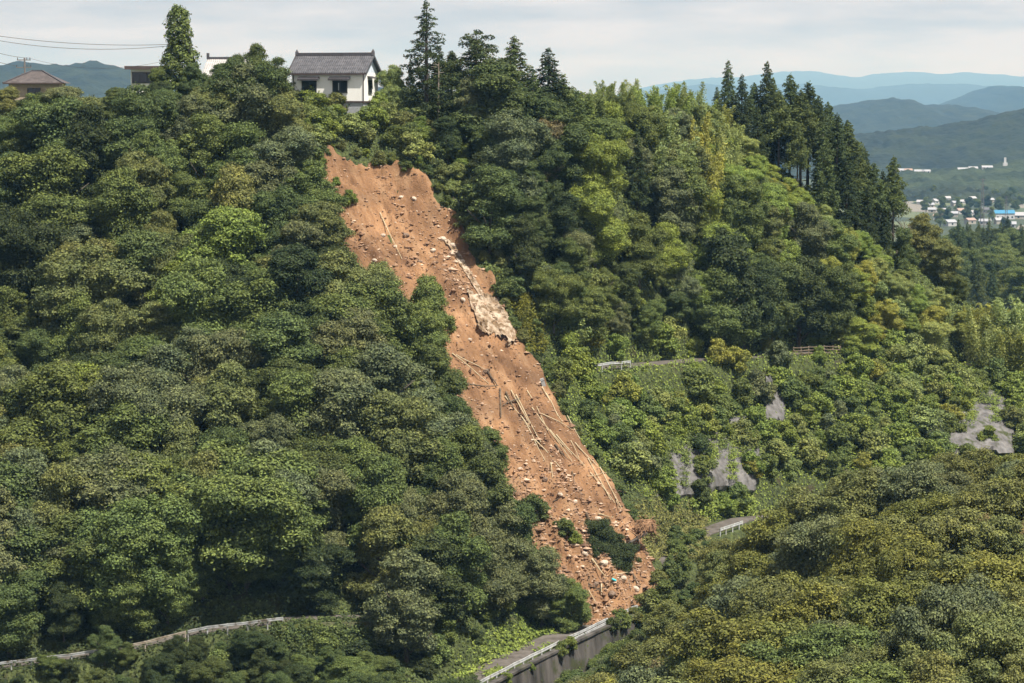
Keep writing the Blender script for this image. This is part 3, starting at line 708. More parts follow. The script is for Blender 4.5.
M['brown_trim'] = flat_mat('dark_brown_trim', (0.07, 0.05, 0.045), 0.6)
M['glass'] = flat_mat('dark_window_glass', (0.022, 0.027, 0.03), 0.06, 0.6)
M['frame'] = flat_mat('window_frame', (0.05, 0.05, 0.05), 0.5)
M['curtain'] = flat_mat('pale_curtain', (0.45, 0.47, 0.48), 0.8)
M['brown_tile'] = mat_noise('brown_slate_roof', (0.06, 0.05, 0.047), (0.11, 0.095, 0.09), 2.0, rough=0.6)
M['tan_wall'] = flat_mat('tan_wall', (0.36, 0.29, 0.22), 0.85)
M['metal_roof'] = flat_mat('brown_metal_roof', (0.20, 0.145, 0.13), 0.5)
M['pole'] = flat_mat('utility_pole_concrete', (0.16, 0.15, 0.14), 0.8)
M['wire'] = flat_mat('cable', (0.06, 0.06, 0.065), 0.5)

def gable_roof(W, D, z_e, rise, oh, ohx, th, mat_rib, n_ribs, root, name='roof', rib_h=.07):
    """two slopes with an overhang and raised tile columns; ridge along x"""
    r = MB(); hy = D / 2 + oh; sl = rise / (D / 2); ze = z_e - oh * sl; zr = z_e + rise; hx = W / 2 + ohx
    for s in (-1, 1):
        r.add([(-hx, s * hy, ze), (hx, s * hy, ze), (hx, 0, zr), (-hx, 0, zr), (-hx, s * hy, ze + th), (hx, s * hy, ze + th), (hx, 0, zr + th), (-hx, 0, zr + th)],
              [(0, 3, 2, 1), (4, 5, 6, 7), (0, 1, 5, 4), (1, 2, 6, 5), (3, 0, 4, 7)])
    ro = r.build(name, mat_rib, root)
    t = MB()
    for s in (-1, 1):
        for k in range(n_ribs):
            x = -hx + (k + .5) * 2 * hx / n_ribs; w = hx / n_ribs * .8
            for a, b in ((0, .2), (.2, .4), (.4, .6), (.6, .8), (.8, 1.)):        # courses, each lapping the one below
                y0, y1 = s * hy * (1 - a), s * hy * (1 - b); z0 = ze + (zr - ze) * a + th; z1 = ze + (zr - ze) * b + th
                t.add([(x - w, y0, z0 + .002), (x + w, y0, z0 + .002), (x, y0, z0 + rib_h * 1.5), (x - w, y1, z1 + .002), (x + w, y1, z1 + .002), (x, y1, z1 + rib_h * .7)],
                      [(0, 1, 2), (0, 2, 5, 3), (1, 4, 5, 2), (3, 5, 4)])
    tag(t.build('roof_tiles', mat_rib, ro), kind='stuff')
    return ro, ze, zr, hy, hx

def window(root, x, z, w, h, y, awn=True, sash=True, axis='y', x0=0):
    """framed window on the wall plane y (facing -y) or, with axis 'x', on the wall plane x0 (facing +x)"""
    def bx(m, a0, a1, d0, d1, z0, z1):
        if axis == 'y': m.box(a0, a1, y - d1, y - d0, z0, z1)
        else: m.box(x0 + d0, x0 + d1, a0, a1, z0, z1)
        return m
    f = MB()
    bx(f, x - w / 2 - .09, x - w / 2, 0, .09, z - .09, z + h + .09); bx(f, x + w / 2, x + w / 2 + .09, 0, .09, z - .09, z + h + .09)
    bx(f, x - w / 2, x + w / 2, 0, .09, z + h, z + h + .09); bx(f, x - w / 2 - .12, x + w / 2 + .12, 0, .14, z - .16, z - .09); bx(f, x - w / 2, x + w / 2, 0, .08, z - .09, z)
    if sash: bx(f, x - .035, x + .035, .01, .07, z, z + h)
    fo = f.build('window', M['frame'], root)
    bx(MB(), x - w / 2, x + w / 2, .003, .03, z, z + h).build('pane', M['glass'], fo)
    if awn:
        a = MB()
        if axis == 'y': a.add([(x - w / 2 - .5, y, z + h + .62), (x + w / 2 + .5, y, z + h + .62), (x + w / 2 + .5, y - .75, z + h + .38), (x - w / 2 - .5, y - .75, z + h + .38),
                               (x - w / 2 - .5, y, z + h + .34), (x + w / 2 + .5, y, z + h + .34), (x + w / 2 + .5, y - .75, z + h + .12), (x - w / 2 - .5, y - .75, z + h + .12)],
                              [(0, 3, 2, 1), (4, 5, 6, 7), (0, 4, 7, 3), (1, 2, 6, 5), (3, 7, 6, 2)])
        else: a.add([(x0, x - w / 2 - .4, z + h + .62), (x0, x + w / 2 + .4, z + h + .62), (x0 + .7, x + w / 2 + .4, z + h + .4), (x0 + .7, x - w / 2 - .4, z + h + .4),
                     (x0, x - w / 2 - .4, z + h + .5), (x0, x + w / 2 + .4, z + h + .5), (x0 + .7, x + w / 2 + .4, z + h + .28), (x0 + .7, x - w / 2 - .4, z + h + .28)],
                    [(0, 1, 2, 3), (7, 6, 5, 4), (3, 2, 6, 7), (0, 3, 7, 4), (1, 5, 6, 2)])
        a.build('awning', M['kawara_dark'], fo)
    return fo

# the white storehouse above the slide; its front faces the camera and a little to the left
HR = math.radians(-15)
hW, hD = 10.0, 6.2
Yh = 349.0
corner = P(363.5, 101, Yh)                                        # front right corner, foot of the white wall
hx_ = Vector((math.cos(HR), math.sin(HR), 0)); hy_ = Vector((-math.sin(HR), math.cos(HR), 0))
h0 = corner - hx_ * (hW / 2) + hy_ * (hD / 2)
house = empty('storehouse', h0, HR)
tag(house, 'white plastered house with grey tiled roof above the landslide', 'house')
hz = 3.75                                                          # wall height up to the eaves
m = MB(); m.box(-hW / 2, hW / 2, -hD / 2, hD / 2, 0, hz); m.build('wall', M['plaster'], house)
rise = 2.15
g = MB()
for s in (-1, 1):
    x0, x1 = (hW / 2 - .25, hW / 2) if s > 0 else (-hW / 2, -hW / 2 + .25)
    g.add([(x0, -hD / 2, hz), (x0, hD / 2, hz), (x0, 0, hz + rise - .02), (x1, -hD / 2, hz), (x1, hD / 2, hz), (x1, 0, hz + rise - .02)], [(0, 2, 1), (3, 4, 5), (0, 3, 5, 2), (1, 2, 5, 4)])
g.build('gable', M['shade_plaster'], house)
ro, ze, zr, hyr, hxr = gable_roof(hW, hD, hz + .05, rise, .4, .45, .16, M['kawara'], 36, house)
m = MB(); m.box(-hxr, hxr, -.2, .2, zr + .1, zr + .48); m.build('ridge', M['kawara_dark'], ro)
for s in (-1, 1):
    m = MB(); x = s * (hxr - .1)
    m.add([(x - .16, -.3, zr + .1), (x + .16, -.3, zr + .1), (x + .16, .3, zr + .1), (x - .16, .3, zr + .1), (x - .16, -.22, zr + .6), (x + .16, -.22, zr + .6), (x + .16, .22, zr + .6), (x - .16, .22, zr + .6), (x, 0, zr + .98)],
          [(0, 1, 5, 4), (1, 2, 6, 5), (2, 3, 7, 6), (3, 0, 4, 7), (4, 5, 8), (5, 6, 8), (6, 7, 8), (7, 4, 8)])
    m.build('ridge_end_tile', M['kawara_dark'], ro)
    b = MB()
    for q in (-1, 1): b.beam((s * (hxr + .04), q * hyr, ze + .06), (s * (hxr + .04), 0, zr + .06), .08, .3)
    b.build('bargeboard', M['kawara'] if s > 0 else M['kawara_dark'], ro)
m = MB(); m.box(-hxr, hxr, -hyr - .12, -hyr, ze - .08, ze + .1); m.build('gutter', M['brown_trim'], ro)
window(house, -2.55, 1.2, 1.9, 1.4, -hD / 2); w2 = window(house, 1.75, 1.2, 1.9, 1.4, -hD / 2)
MB().box(1.5, 1.62, -hD / 2 - .035, -hD / 2 - .031, 1.4, 2.4).build('curtain', M['curtain'], w2)
window(house, -.4, 1.15, 1.3, 1.55, 0, axis='x', x0=hW / 2, sash=False)
for x, y in ((hW / 2 + .02, -hD / 2 - .06), (-hW / 2 + .25, -hD / 2 - .06)):
    MB().tube([(x, y, -.4), (x, y, hz - .1)], .06, 6).build('downpipe', M['brown_trim'], house)
m = MB(); m.box(-hW / 2 - .1, hW / 2 + .1, -hD / 2 - .1, hD / 2 + .1, -.22, -.02); m.build('string_course', M['brown_trim'], house)
m = MB(); m.box(-hW / 2 + .05, hW / 2 - .05, -hD / 2 + .05, hD / 2 - .05, -4.2, -.22); m.build('base', M['grey_base'], house)

def hip_house(px0, px1, ridge_y, eave_y, Y, label):
    a = P(px0, eave_y, Y); b = P(px1, eave_y, Y); W = b.x - a.x; h = P(0, ridge_y, Y).z - a.z; D = W * .8
    t = empty('house', ((a.x + b.x) / 2, Y + D / 2, a.z - 3)); tag(t, label, 'house')
    MB().box(-W / 2 + .7, W / 2 - .7, -D / 2 + .7, D / 2 - .7, -1.5, 2.98).build('wall', M['tan_wall'], t)
    r = MB(); rx = W * .09
    r.add([(-W / 2, -D / 2, 3), (W / 2, -D / 2, 3), (W / 2, D / 2, 3), (-W / 2, D / 2, 3), (-rx, 0, 3 + h), (rx, 0, 3 + h)], [(0, 1, 5, 4), (1, 2, 5), (2, 3, 4, 5), (3, 0, 4), (3, 2, 1, 0)])
    ro = r.build('roof', M['brown_tile'], t)
    k = MB()
    for (p, q) in (((-W / 2, -D / 2, 3), (-rx, 0, 3 + h)), ((W / 2, -D / 2, 3), (rx, 0, 3 + h)), ((-rx, 0, 3 + h), (rx, 0, 3 + h))): k.beam(p, q, .3, .22)
    k.build('hip_ridge', M['kawara_dark'], ro)
    e = MB(); e.box(-W / 2, W / 2, -D / 2 - .1, -D / 2, 2.85, 3.05); e.build('gutter', M['brown_trim'], ro)
    window(t, 0, .9, 1.8, 1.3, -D / 2 + .7, awn=False)
hip_house(3, 63, 70.5, 83, 392, 'brown hip-roofed house at the far left skyline')

a = P(125, 67.5, 384); b = P(165, 67.5, 384); W = b.x - a.x
t = empty('house', ((a.x + b.x) / 2, 388, a.z - 3)); tag(t, 'low house with flat brown eaves and wide windows beside the ivy-covered tree', 'house')
MB().box(-W / 2 + .7, W / 2, -3.2, 4, -2, 2.9).build('wall', M['plaster'], t)
r = MB(); r.box(-W / 2, W / 2 + .5, -4.2, 5, 2.9, 3.02); ro = r.build('roof', M['metal_roof'], t)
MB().box(-W / 2 - .05, W / 2 + .5, -4.3, -4.2, 2.72, 3.22).build('fascia', M['brown_trim'], ro)
for k in range(2): window(t, -W / 2 + 2.0 + 2.25 * k, .9, 2.05, 1.35, -3.2, awn=False)

c = P(226, 57.5, 372); t = empty('house', (c.x, 378, c.z - 5.4), math.radians(-8)); tag(t, 'house with pale tiled gable roof half hidden behind treetops', 'house')
MB().box(-3.1, 3.1, -2.8, 2.8, -1.0, 3.2).build('wall', M['plaster'], t)
ro, ze, zr, hyr, hxr = gable_roof(6.2, 5.6, 3.2, 2.0, .6, .3, .15, M['pale_tile'], 22, t)
m = MB(); m.box(-hxr, hxr, -.18, .18, zr + .1, zr + .4); m.build('ridge', M['kawara_dark'], ro)
m = MB(); x = -hxr + .1; m.box(x - .15, x + .15, -.25, .25, zr + .1, zr + .95); m.build('ridge_end_tile', M['kawara_dark'], ro)

# utility pole and cables
pb = P(24.5, 58, 400)
pole = empty('utility_pole', (pb.x, 400, pb.z - 9)); tag(pole, 'concrete utility pole with crossarms behind the brown-roofed house', 'pole')
MB().tube([(0, 0, -2), (0, 0, 9)], [.2, .13], 8).build('pole', M['pole'], pole)
for z, w in ((8.7, 1.15), (7.6, 1.3)):
    c_ = MB().beam((-w, 0, z), (w * .8, 0, z), .12, .14).build('crossarm', M['pole'], pole)
    for x in (-w + .1, 0.35, w * .8 - .1): MB().tube([(x, 0, z + .07), (x, 0, z + .38)], [.07, .05], 6).build('insulator', M['frame'], c_)
MB().tube([(-.25, -.1, 5.9), (-.25, -.1, 6.7)], .26, 10).build('transformer', M['pole'], pole)
def cable(p, q, sag, label, r=.032):
    pts = [p.lerp(q, k / 16) - Vector((0, 0, sag * 4 * (k / 16) * (1 - k / 16))) for k in range(17)]
    m = MB(); m.tube(pts, r, 5); o = m.build('cable', M['wire']); tag(o, label, 'cable', 'overhead cables at upper left')
IV = Vector((Pxy(181, 352), 352, 0))
cable(P(-60, 26, 365), Vector((IV.x - .3, 354, P(0, 44, 354).z)), 1.0, 'upper overhead cable running from the left edge to the ivy-covered tree')
cable(P(-60, 28, 362), Vector((IV.x - .3, 352, P(0, 45, 352).z)), 1.5, 'lower, more sagging overhead cable above the blue ridge')
cable(P(-40, 38, 430), Vector((pb.x + .8, 400, pb.z - .05)), .6, 'cable from the left edge to the top arm of utility pole')
cable(P(-40, 46, 425), Vector((pb.x - 1.0, 400, pb.z - 1.2)), .5, 'cable from the left edge to the lower arm of utility pole')
cable(Vector((pb.x + .8, 400, pb.z - .05)), Vector((IV.x - .3, 356, P(0, 57, 356).z)), 1.5, 'thin cable between the utility pole and the ivy-covered tree', .02)

# ------------------------------------------------------------------ where trees may stand
SLIDE_VIEW = [(348, 150), (392, 150), (425, 170), (446, 195), (470, 240), (498, 290), (530, 345), (560, 390), (600, 440), (640, 495), (660, 508), (668, 540), (655, 598), (610, 604), (585, 585), (566, 560), (548, 512),
              (520, 500), (508, 470), (500, 430), (476, 405), (458, 380), (452, 330), (425, 300), (392, 290), (356, 255), (342, 215), (336, 180), (338, 158)]
KEEP = [(SLIDE_VIEW, 346), ([(284, 48), (384, 48), (384, 96), (372, 112), (362, 112), (350, 98), (284, 96)], 347),
        ([(472, 690), (482, 674), (640, 594), (650, 612), (590, 650), (545, 690)], 285),
        ([(-5, 652), (140, 634), (200, 620), (290, 610), (290, 629), (140, 656), (-5, 677)], 262),
        ([(700, 512), (745, 500), (748, 525), (722, 546), (700, 530)], 340),
        ([(664, 445), (678, 440), (696, 500), (686, 508)], 350), ([(706, 448), (742, 440), (744, 488), (708, 494)], 350),
        ([(968, 398), (1000, 384), (1012, 446), (950, 450)], 384), ([(768, 388), (778, 388), (780, 412), (768, 412)], 370),
        ([(574, 362), (634, 362), (634, 380), (574, 380)], 328), ([(798, 344), (832, 344), (832, 360), (798, 360)], 366),
        ([(905, 90), (1024, 90), (1024, 285), (985, 300), (950, 245), (900, 180)], 9999),
        ([(60, 50), (125, 50), (125, 82), (60, 86)], 9999), ([(0, 30), (64, 30), (64, 82), (0, 82)], 9999), ([(125, 60), (152, 60), (152, 86), (125, 86)], 9999), ([(203, 52), (222, 52), (222, 66), (203, 66)], 372)]
def hits(x, y, z, h, r, shr=.72):
    s = F / y
    pts = [(x, z + h * .6), (x, z + h * .96), (x - r * shr, z + h * .6), (x + r * shr, z + h * .6), (x - r * shr * .7, z + h * .85), (x + r * shr * .7, z + h * .85), (x, z + h * .3), (x - r * shr * .8, z + h * .35), (x + r * shr * .8, z + h * .35)]
    pp = np.array([proj(a, y, b) for a, b in pts])
    for poly, Yk in KEEP:
        if y > Yk: continue
        if (poly_sd(pp[:, 0], pp[:, 1], poly) > 0).any(): return True
    return False
def lim(tbl, px): return float(np.interp(px, [t[0] for t in tbl], [t[1] for t in tbl]))
SKY_LIM = [(0, 84), (60, 84), (120, 84), (150, 84), (200, 74), (225, 62), (240, 52), (262, 46), (280, 66), (288, 96), (330, 98), (350, 102), (372, 112), (385, 106), (410, 106), (450, 110), (465, 80), (490, 66), (520, 70), (550, 84), (600, 104), (650, 100), (720, 105),
           (760, 150), (800, 188), (850, 226), (900, 262), (950, 292), (1000, 330), (1024, 340)]
FRONT_LIM = [(-40, 382), (0, 372), (50, 356), (90, 345), (150, 335), (200, 322), (250, 314), (300, 306), (380, 296), (420, 278), (440, 300), (455, 340), (470, 395), (505, 438), (530, 490), (580, 560), (640, 620)]
SPUR_LIM = [(590, 683), (640, 640), (650, 612), (668, 575), (700, 552), (742, 534), (752, 512), (810, 480), (860, 463), (940, 452), (1024, 444)]

def scatter(xr, yr, sp, seed):
    r = np.random.default_rng(seed); out = []
    nx = int((xr[1] - xr[0]) / sp); ny = int((yr[1] - yr[0]) / (sp * .87))
    for j in range(ny):
        for i in range(nx):
            out.append((xr[0] + (i + .5 + .5 * (j % 2)) * sp + r.uniform(-.33, .33) * sp, yr[0] + (j + .5) * sp * .87 + r.uniform(-.33, .33) * sp))
    return out
def road_clear(x, y, d):
    X = np.array([x]); Y = np.array([y])
    return all(seg_dist(X, Y, L)[0][0] > d for L in (C_UP, C_LOW, C_LEFT))
def slide_sd(x, y): return float(poly_sd(np.array([x]), np.array([y]), SLIDE)[0])
def wch(d): 
    k = list(d); return random.choices(k, [d[q] for q in k])[0]

ordw0 = ['first', 'second', 'third', 'fourth', 'fifth', 'sixth', 'seventh', 'eighth', 'ninth', 'tenth']
def seg_y(x): return float(np.interp(x, [p.x for p in C_LEFT], [p.y for p in C_LEFT]))
HOUSES = [(h0.x, h0.y, 6.5)]
def hero(key, px, Y, top, tone, name, cat, label, wide=1.0, k=None, group=None):
    x = Pxy(px, Y); z = tz1(x, Y); zt = P(px, top, Y).z
    return plant(key, x, Y, zt - z + .25, tone, name, cat, 'hero', label, group, wide, k)
# ------------------------------------------------------------------ trees that stand out one by one
plant('column', IV.x, 352, P(0, 8, 352).z - tz1(IV.x, 352) + .3, 'mid green', 'ivy_covered_tree', 'tree', 'hero', 'tall column-shaped tree smothered in ivy on the upper left skyline', rz=1.0, wide=1.12)
hero('talltop', 427, 352, 3, 'dark green', 'cedar_tree', 'tree', 'tallest dark conifer right of the white house', 1.35)
hero('pine', 476, 357, 32, 'dark green', 'pine_tree', 'tree', 'open-crowned dark pine second tallest right of the white house', 1.35)
hero('highcedar', 452, 361, 52, 'dark green', 'cedar_tree', 'tree', 'dark cedar between the tallest conifer and the open-crowned pine', 1.6)
hero('cedar', 411, 358, 60, 'dark green', 'cedar_tree', 'tree', 'small dark conifer tucked left of the tallest conifer', .75, 1)
hero('cedar', 514, 362, 38, 'deep green', 'cedar_tree', 'tree', 'pointed cedar at the top of the big tree mass right of pine', 1.7, 0)
hero('cedar', 548, 362, 50, 'dark green', 'cedar_tree', 'tree', 'dense dark pointed cedar with stepped outline left of the bamboo', 1.7, 1)
hero('cedar', 533, 357, 84, 'deep green', 'cedar_tree', 'tree', 'cedar in front, between the two pointed skyline cedars', 1.7, 2)
hero('cedar', 577, 364, 92, 'deep green', 'cedar_tree', 'tree', 'lower pointed cedar just left of the bamboo ridge', 1.5, 0)
hero('cedar', 600, 362, 101, 'deep green', 'cedar_tree', 'tree', 'pointed cedar below the left end of the bamboo ridge', 1.5, 2)
hero('cedar', 637, 366, 130, 'dark green', 'cedar_tree', 'tree', 'dark cedar below the middle of the bamboo ridge', 1.0, 1)
hero('cedar', 700, 372, 185, 'mid green', 'cedar_tree', 'tree', 'mid green conifer half way down below the bamboo ridge', 1.1, 0)
hero('cedar', 680, 368, 205, 'mid green', 'cedar_tree', 'tree', 'conifer left and below of the mid-slope conifer pair', 1.1, 1)
hero('tall', 492, 350, 62, 'deep green', 'broadleaf_tree', 'tree', 'huge dark broadleaf tree overhanging the slide\'s upper right edge', 1.3, 0)
hero('broad', 512, 347, 110, 'grey-green', 'broadleaf_tree', 'tree', 'big greyish broadleaf tree in front of the pointed cedars', 1.0, 2)
hero('broad', 543, 352, 118, 'brownish', 'broadleaf_tree', 'tree', 'brownish-topped tree among dark trees right of the slide', .95, 1)
hero('tall', 725, 366, 232, 'dark green', 'broadleaf_tree', 'tree', 'dark vine-draped round tree in the middle of the right slope', .95, 0)
hero('broad', 392, 354, 66, 'light green', 'broadleaf_tree', 'tree', 'small light tree directly behind the right end of the white house', .8, 2)
hero('broad', 258, 350, 44, 'deep green', 'broadleaf_tree', 'tree', 'bushy dark tree on the skyline left of the white house', .85, 0)
hero('broad', 158, 349.5, 68, 'mid green', 'broadleaf_tree', 'tree', 'leafy tree hugging the left foot of the ivy column', .9, 3)
hero('broad', 196, 349.5, 64, 'deep green', 'broadleaf_tree', 'tree', 'leafy tree hugging the right foot of the ivy column', .8, 5)
hero('tall', 470, 352, 82, 'deep green', 'broadleaf_tree', 'tree', 'dark leafy tree in front of the open-crowned pine', 1.2, 1)
hero('tall', 526, 354, 92, 'deep green', 'broadleaf_tree', 'tree', 'dark leafy tree in front of the first pointed cedar', 1.2, 2)
hero('broad', 236, 352, 56, 'deep green', 'broadleaf_tree', 'tree', 'second bushy skyline tree left of the white house', .95, 6)
hero('tall', 425, 316, 277, 'mid green', 'broadleaf_tree', 'tree', 'tree top standing free against the bare soil of the slide', .85, 1)
for n_, (px, Y, top, tone, key) in enumerate([(424, 313, 304, 'mid green', 'broad'), (432, 307, 345, 'deep green', 'broad'), (450, 302, 396, 'deep green', 'broad'), (464, 297.5, 426, 'mid green', 'broad'), (484, 293, 455, 'deep green', 'tall'), (512, 292.5, 500, 'deep green', 'tall'), (541, 290, 548, 'grey-green', 'broad'), (572, 289.5, 580, 'mid green', 'broad')]):
    hero(key, px, Y, top, tone, 'broadleaf_tree', 'tree', '%s %s tree down the left border of the bare soil' % (ordw0[n_], tone), .95)
for px, Y, top, tone, lb in ((745, 371, 262, 'dark green', 'dark tree above the upper road, first left of the brown railing'), (772, 375, 258, 'deep green', 'second dark tree above the upper road, directly left of the railing'), (800, 378.5, 256, 'dark green', 'dark tree standing right behind the brown railing'), (824, 382, 264, 'deep green', 'dark tree behind the right end of the brown railing'), (715, 364, 268, 'mid green', 'mid green tree above the upper road left of the dark pair')):
    hero('broad', px, Y, top, tone, 'broadleaf_tree', 'tree', lb, 1.05)
for px, Y, top, tone, wd, lb in ((500, 357, 60, 'deep green', 1.7, 'upright cedar behind the huge dark broadleaf tree'), (532, 360, 70, 'deep green', 1.6, 'upright cedar between the two pointed skyline cedars'), (563, 362, 76, 'mid green', 1.6, 'upright cedar right of the stepped dark cedar'), (485, 351, 88, 'grey-green', 1.5, 'upright greyish cedar in the dark trees over the slide'), (588, 368, 96, 'mid green', 1.5, 'upright cedar in front of the first bamboo clump'), (440, 357, 48, 'dark green', 1.3, 'dark cedar close behind the tallest conifer')):
    hero('cedar', px, Y, top, tone, 'cedar_tree', 'tree', lb, wd)
# bare snag beside the tallest conifer
x = Pxy(438, 350.5); sn = MB(); hh = P(438, 62, 350.5).z - tz1(x, 350.5)
sn.tube([(0, 0, -.5), (.1, 0, hh * .5), (.15, 0, hh)], [.2, .15, .05], 7)
for k in range(12):
    z = hh * random.uniform(.35, .97); a_ = random.uniform(0, 6.28); l_ = random.uniform(.5, 1.6); sn.tube([(.1, 0, z), (.1 + math.cos(a_) * l_, math.sin(a_) * l_, z + .15)], [.05, .015], 4)
tag(sn.build('dead_conifer', M['pale_bark'], loc=(x, 350.5, tz1(x, 350.5))), 'bare pale trunk of a dead conifer beside the tallest conifer', 'tree')
# cedars along the right ridge
RC = [(716, 396, 88, 'cedar'), (727, 400, 62, 'cedar'), (741, 398, 76, 'cedar'), (753, 403, 84, 'highcedar'), (766, 402, 64, 'cedar'), (778, 398, 92, 'highcedar'), (789, 405, 76, 'highcedar'), (800, 400, 92, 'highcedar'),
      (807, 408, 84, 'highcedar'), (817, 402, 98, 'highcedar'), (827, 408, 104, 'highcedar'), (836, 404, 116, 'cedar'), (846, 409, 122, 'highcedar'), (855, 405, 142, 'highcedar'), (864, 410, 150, 'cedar'), (873, 406, 164, 'highcedar'), (882, 411, 172, 'cedar'),
      (893, 409, 158, 'highcedar'), (846, 401, 158, 'cedar'), (822, 398, 128, 'cedar'), (797, 396, 124, 'highcedar'), (868, 403, 186, 'cedar'), (885, 405, 205, 'cedar'), (772, 408, 80, 'cedar'), (757, 394, 108, 'cedar')]
ordw = ['first', 'second', 'third', 'fourth', 'fifth', 'sixth', 'seventh', 'eighth', 'ninth', 'tenth', 'eleventh', 'twelfth', 'thirteenth', 'fourteenth', 'fifteenth', 'sixteenth', 'seventeenth', 'eighteenth', 'nineteenth', 'twentieth',
        'twenty-first', 'twenty-second', 'twenty-third', 'twenty-fourth', 'twenty-fifth', 'twenty-sixth', 'twenty-seventh', 'twenty-eighth', 'twenty-ninth', 'thirtieth']
for n_, (px, Y, top, key) in enumerate(sorted(RC)):
    hero(key, px, Y, top, random.choice(['dark green', 'deep green', 'deep green']), 'cedar_tree', 'tree', '%s dark cedar from the left in the row down the right ridge' % ordw[n_], random.uniform(.95, 1.3), group='cedars in a row down the right ridge')
for px, Y, s, lb in ((906, 408, .85, 'leafless grey branching tree at the lower end of the ridge cedars'), (897, 404, .7, 'smaller leafless grey tree left of the bigger leafless one'), (925, 407, .75, 'leafless grey tree lowest on the right ridge')):
    o = bpy.data.objects.new('bare_tree', BARE); col.objects.link(o); x = Pxy(px, Y); o.location = (x, Y, tz1(x, Y)); o.scale = (s * 1.2,) * 3; o.rotation_euler = (0, 0, px); tag(o, lb, 'tree')
hero('broad', 922, 409, 214, 'olive', 'broadleaf_tree', 'tree', 'round olive tree where the right ridge drops towards the town', 1.0, 0)
hero('broad', 944, 406, 240, 'olive', 'broadleaf_tree', 'tree', 'second olive tree further down the right ridge end', 1.0, 2)
hero('broad', 905, 401, 228, 'deep green', 'broadleaf_tree', 'tree', 'dark round tree below the leafless trees on the ridge', .9, 3)
hero('broad', 960, 402, 275, 'deep green', 'broadleaf_tree', 'tree', 'dark round tree left of the light bamboo at the right edge', .9, 1)
# bamboo
BM = [(594, 376, 84), (606, 380, 74), (618, 377, 80), (630, 382, 73), (643, 379, 78), (655, 385, 84), (668, 382, 76), (681, 385, 74), (694, 386, 84), (706, 388, 92), (718, 390, 96), (660, 376, 100), (690, 380, 104), (712, 384, 108), (730, 388, 115), (672, 371, 122), (705, 376, 128)]
for n_, (px, Y, top) in enumerate(sorted(BM)):
    hero('bamboo', px, Y, top, random.choice(['light green', 'yellow-green', 'light green', 'bright green']) if px > 650 else random.choice(['bright green', 'mid green', 'light green']), 'bamboo', 'bamboo', '%s feathery bamboo clump from the left on the ridge' % ordw[n_], 1.0, group='bamboo clumps on the ridge')
for n_, (px, Y, top) in enumerate([(975, 396, 302), (988, 392, 300), (1001, 394, 292), (1014, 391, 288), (1028, 392, 286), (992, 386, 322), (1010, 386, 318), (1024, 384, 316)]):
    hero('bamboo', px, Y, top, random.choice(['light green', 'light green', 'yellow-green']), 'bamboo', 'bamboo', '%s pale yellow-green bamboo clump at the right edge, %s row' % (['first', 'second', 'third', 'fourth', 'fifth'][n_ if n_ < 5 else n_ - 5], 'back' if n_ < 5 else 'front'), 1.15, group='pale bamboo clumps at the right edge')

# ------------------------------------------------------------------ the forest
def forest(pts, region, hr, tones, keys, name, limits, ok, wide=(.85, 1.3), hmin=3.6, px_r=(-45, 1070), maxtop=0.0, clear=3.4):
    n = 0
    for x, y in pts:
        z = tz1(x, y); px, py = proj(x, y, z)
        if not (px_r[0] < px < px_r[1]) or not ok(x, y, z, px, py): continue
        if not road_clear(x, y, clear) or slide_sd(x, y) > -.6: continue
        if any(math.hypot(x - a, y - b) < c for a, b, c in HOUSES): continue
        key = wch(keys); h = random.uniform(*hr); L = limits(px, y) + random.uniform(-2, 12) - maxtop
        zt = P(px, L, y).z
        if z + h > zt: h = zt - z
        if h < hmin: continue
        wd = random.uniform(*wide); rad = PROTO[key][0][3] * h / PROTO[key][0][2] * wd
        tries = 0; bad = hits(x, y, z, h, rad)
        while bad and tries < 4: h *= .8; rad *= .8; tries += 1; bad = hits(x, y, z, h, rad)
        if bad or h < hmin: continue
        if py - h * F / y > 700: continue
        plant(key, x, y, h, wch(tones), name, 'tree', region, wide=wd); n += 1
    return n
counts = {}
# upper left mass
counts['upper'] = forest(scatter((-85, 10), (307, 352), 5.2, 1), 'upper left', (7.5, 14.5), {'olive': 3, 'mid green': 3, 'deep green': 3, 'grey-green': 2, 'dark green': .8, 'bright green': .5}, {'broad': 5, 'tall': 1},
       'broadleaf_tree', lambda px, y: lim(SKY_LIM, px), lambda x, y, z, px, py: px < 372 and slide_sd(x, y) < -1.2)
# lower left mass in front
counts['roadrow'] = forest(scatter((-85, -14), (266, 278), 3.2, 41), 'lower left', (6, 10.5), {'mid green': 1, 'deep green': 4, 'dark green': 3, 'grey-green': 1}, {'broad': 5, 'tall': 1},
       'broadleaf_tree', lambda px, y: 500, lambda x, y, z, px, py: px < 420 and y > seg_y(x), clear=2.8, hmin=3)
counts['belowrail'] = forest(scatter((-82, -4), (244, 265), 2.4, 43), 'below rail', (2.2, 5.0), {'mid green': 1.5, 'deep green': 4, 'dark green': 4}, {'broad': 5, 'tall': 1},
       'leafy_tree', lambda px, y: 500, lambda x, y, z, px, py: px < 470 and y < seg_y(x) - 2.9 and py < 725, clear=2.6, hmin=1.6)
counts['front'] = forest(scatter((-85, 16), (270, 307), 5.2, 2), 'lower left', (8.5, 15), {'mid green': 4, 'deep green': 3, 'grey-green': 4, 'olive': 2, 'dark green': .8, 'bright green': .4}, {'broad': 5, 'tall': 1},
       'broadleaf_tree', lambda px, y: lim(FRONT_LIM, px) + max(0, 20 * (300 - y) / 30), lambda x, y, z, px, py: px < 580 and slide_sd(x, y) < -1.0)
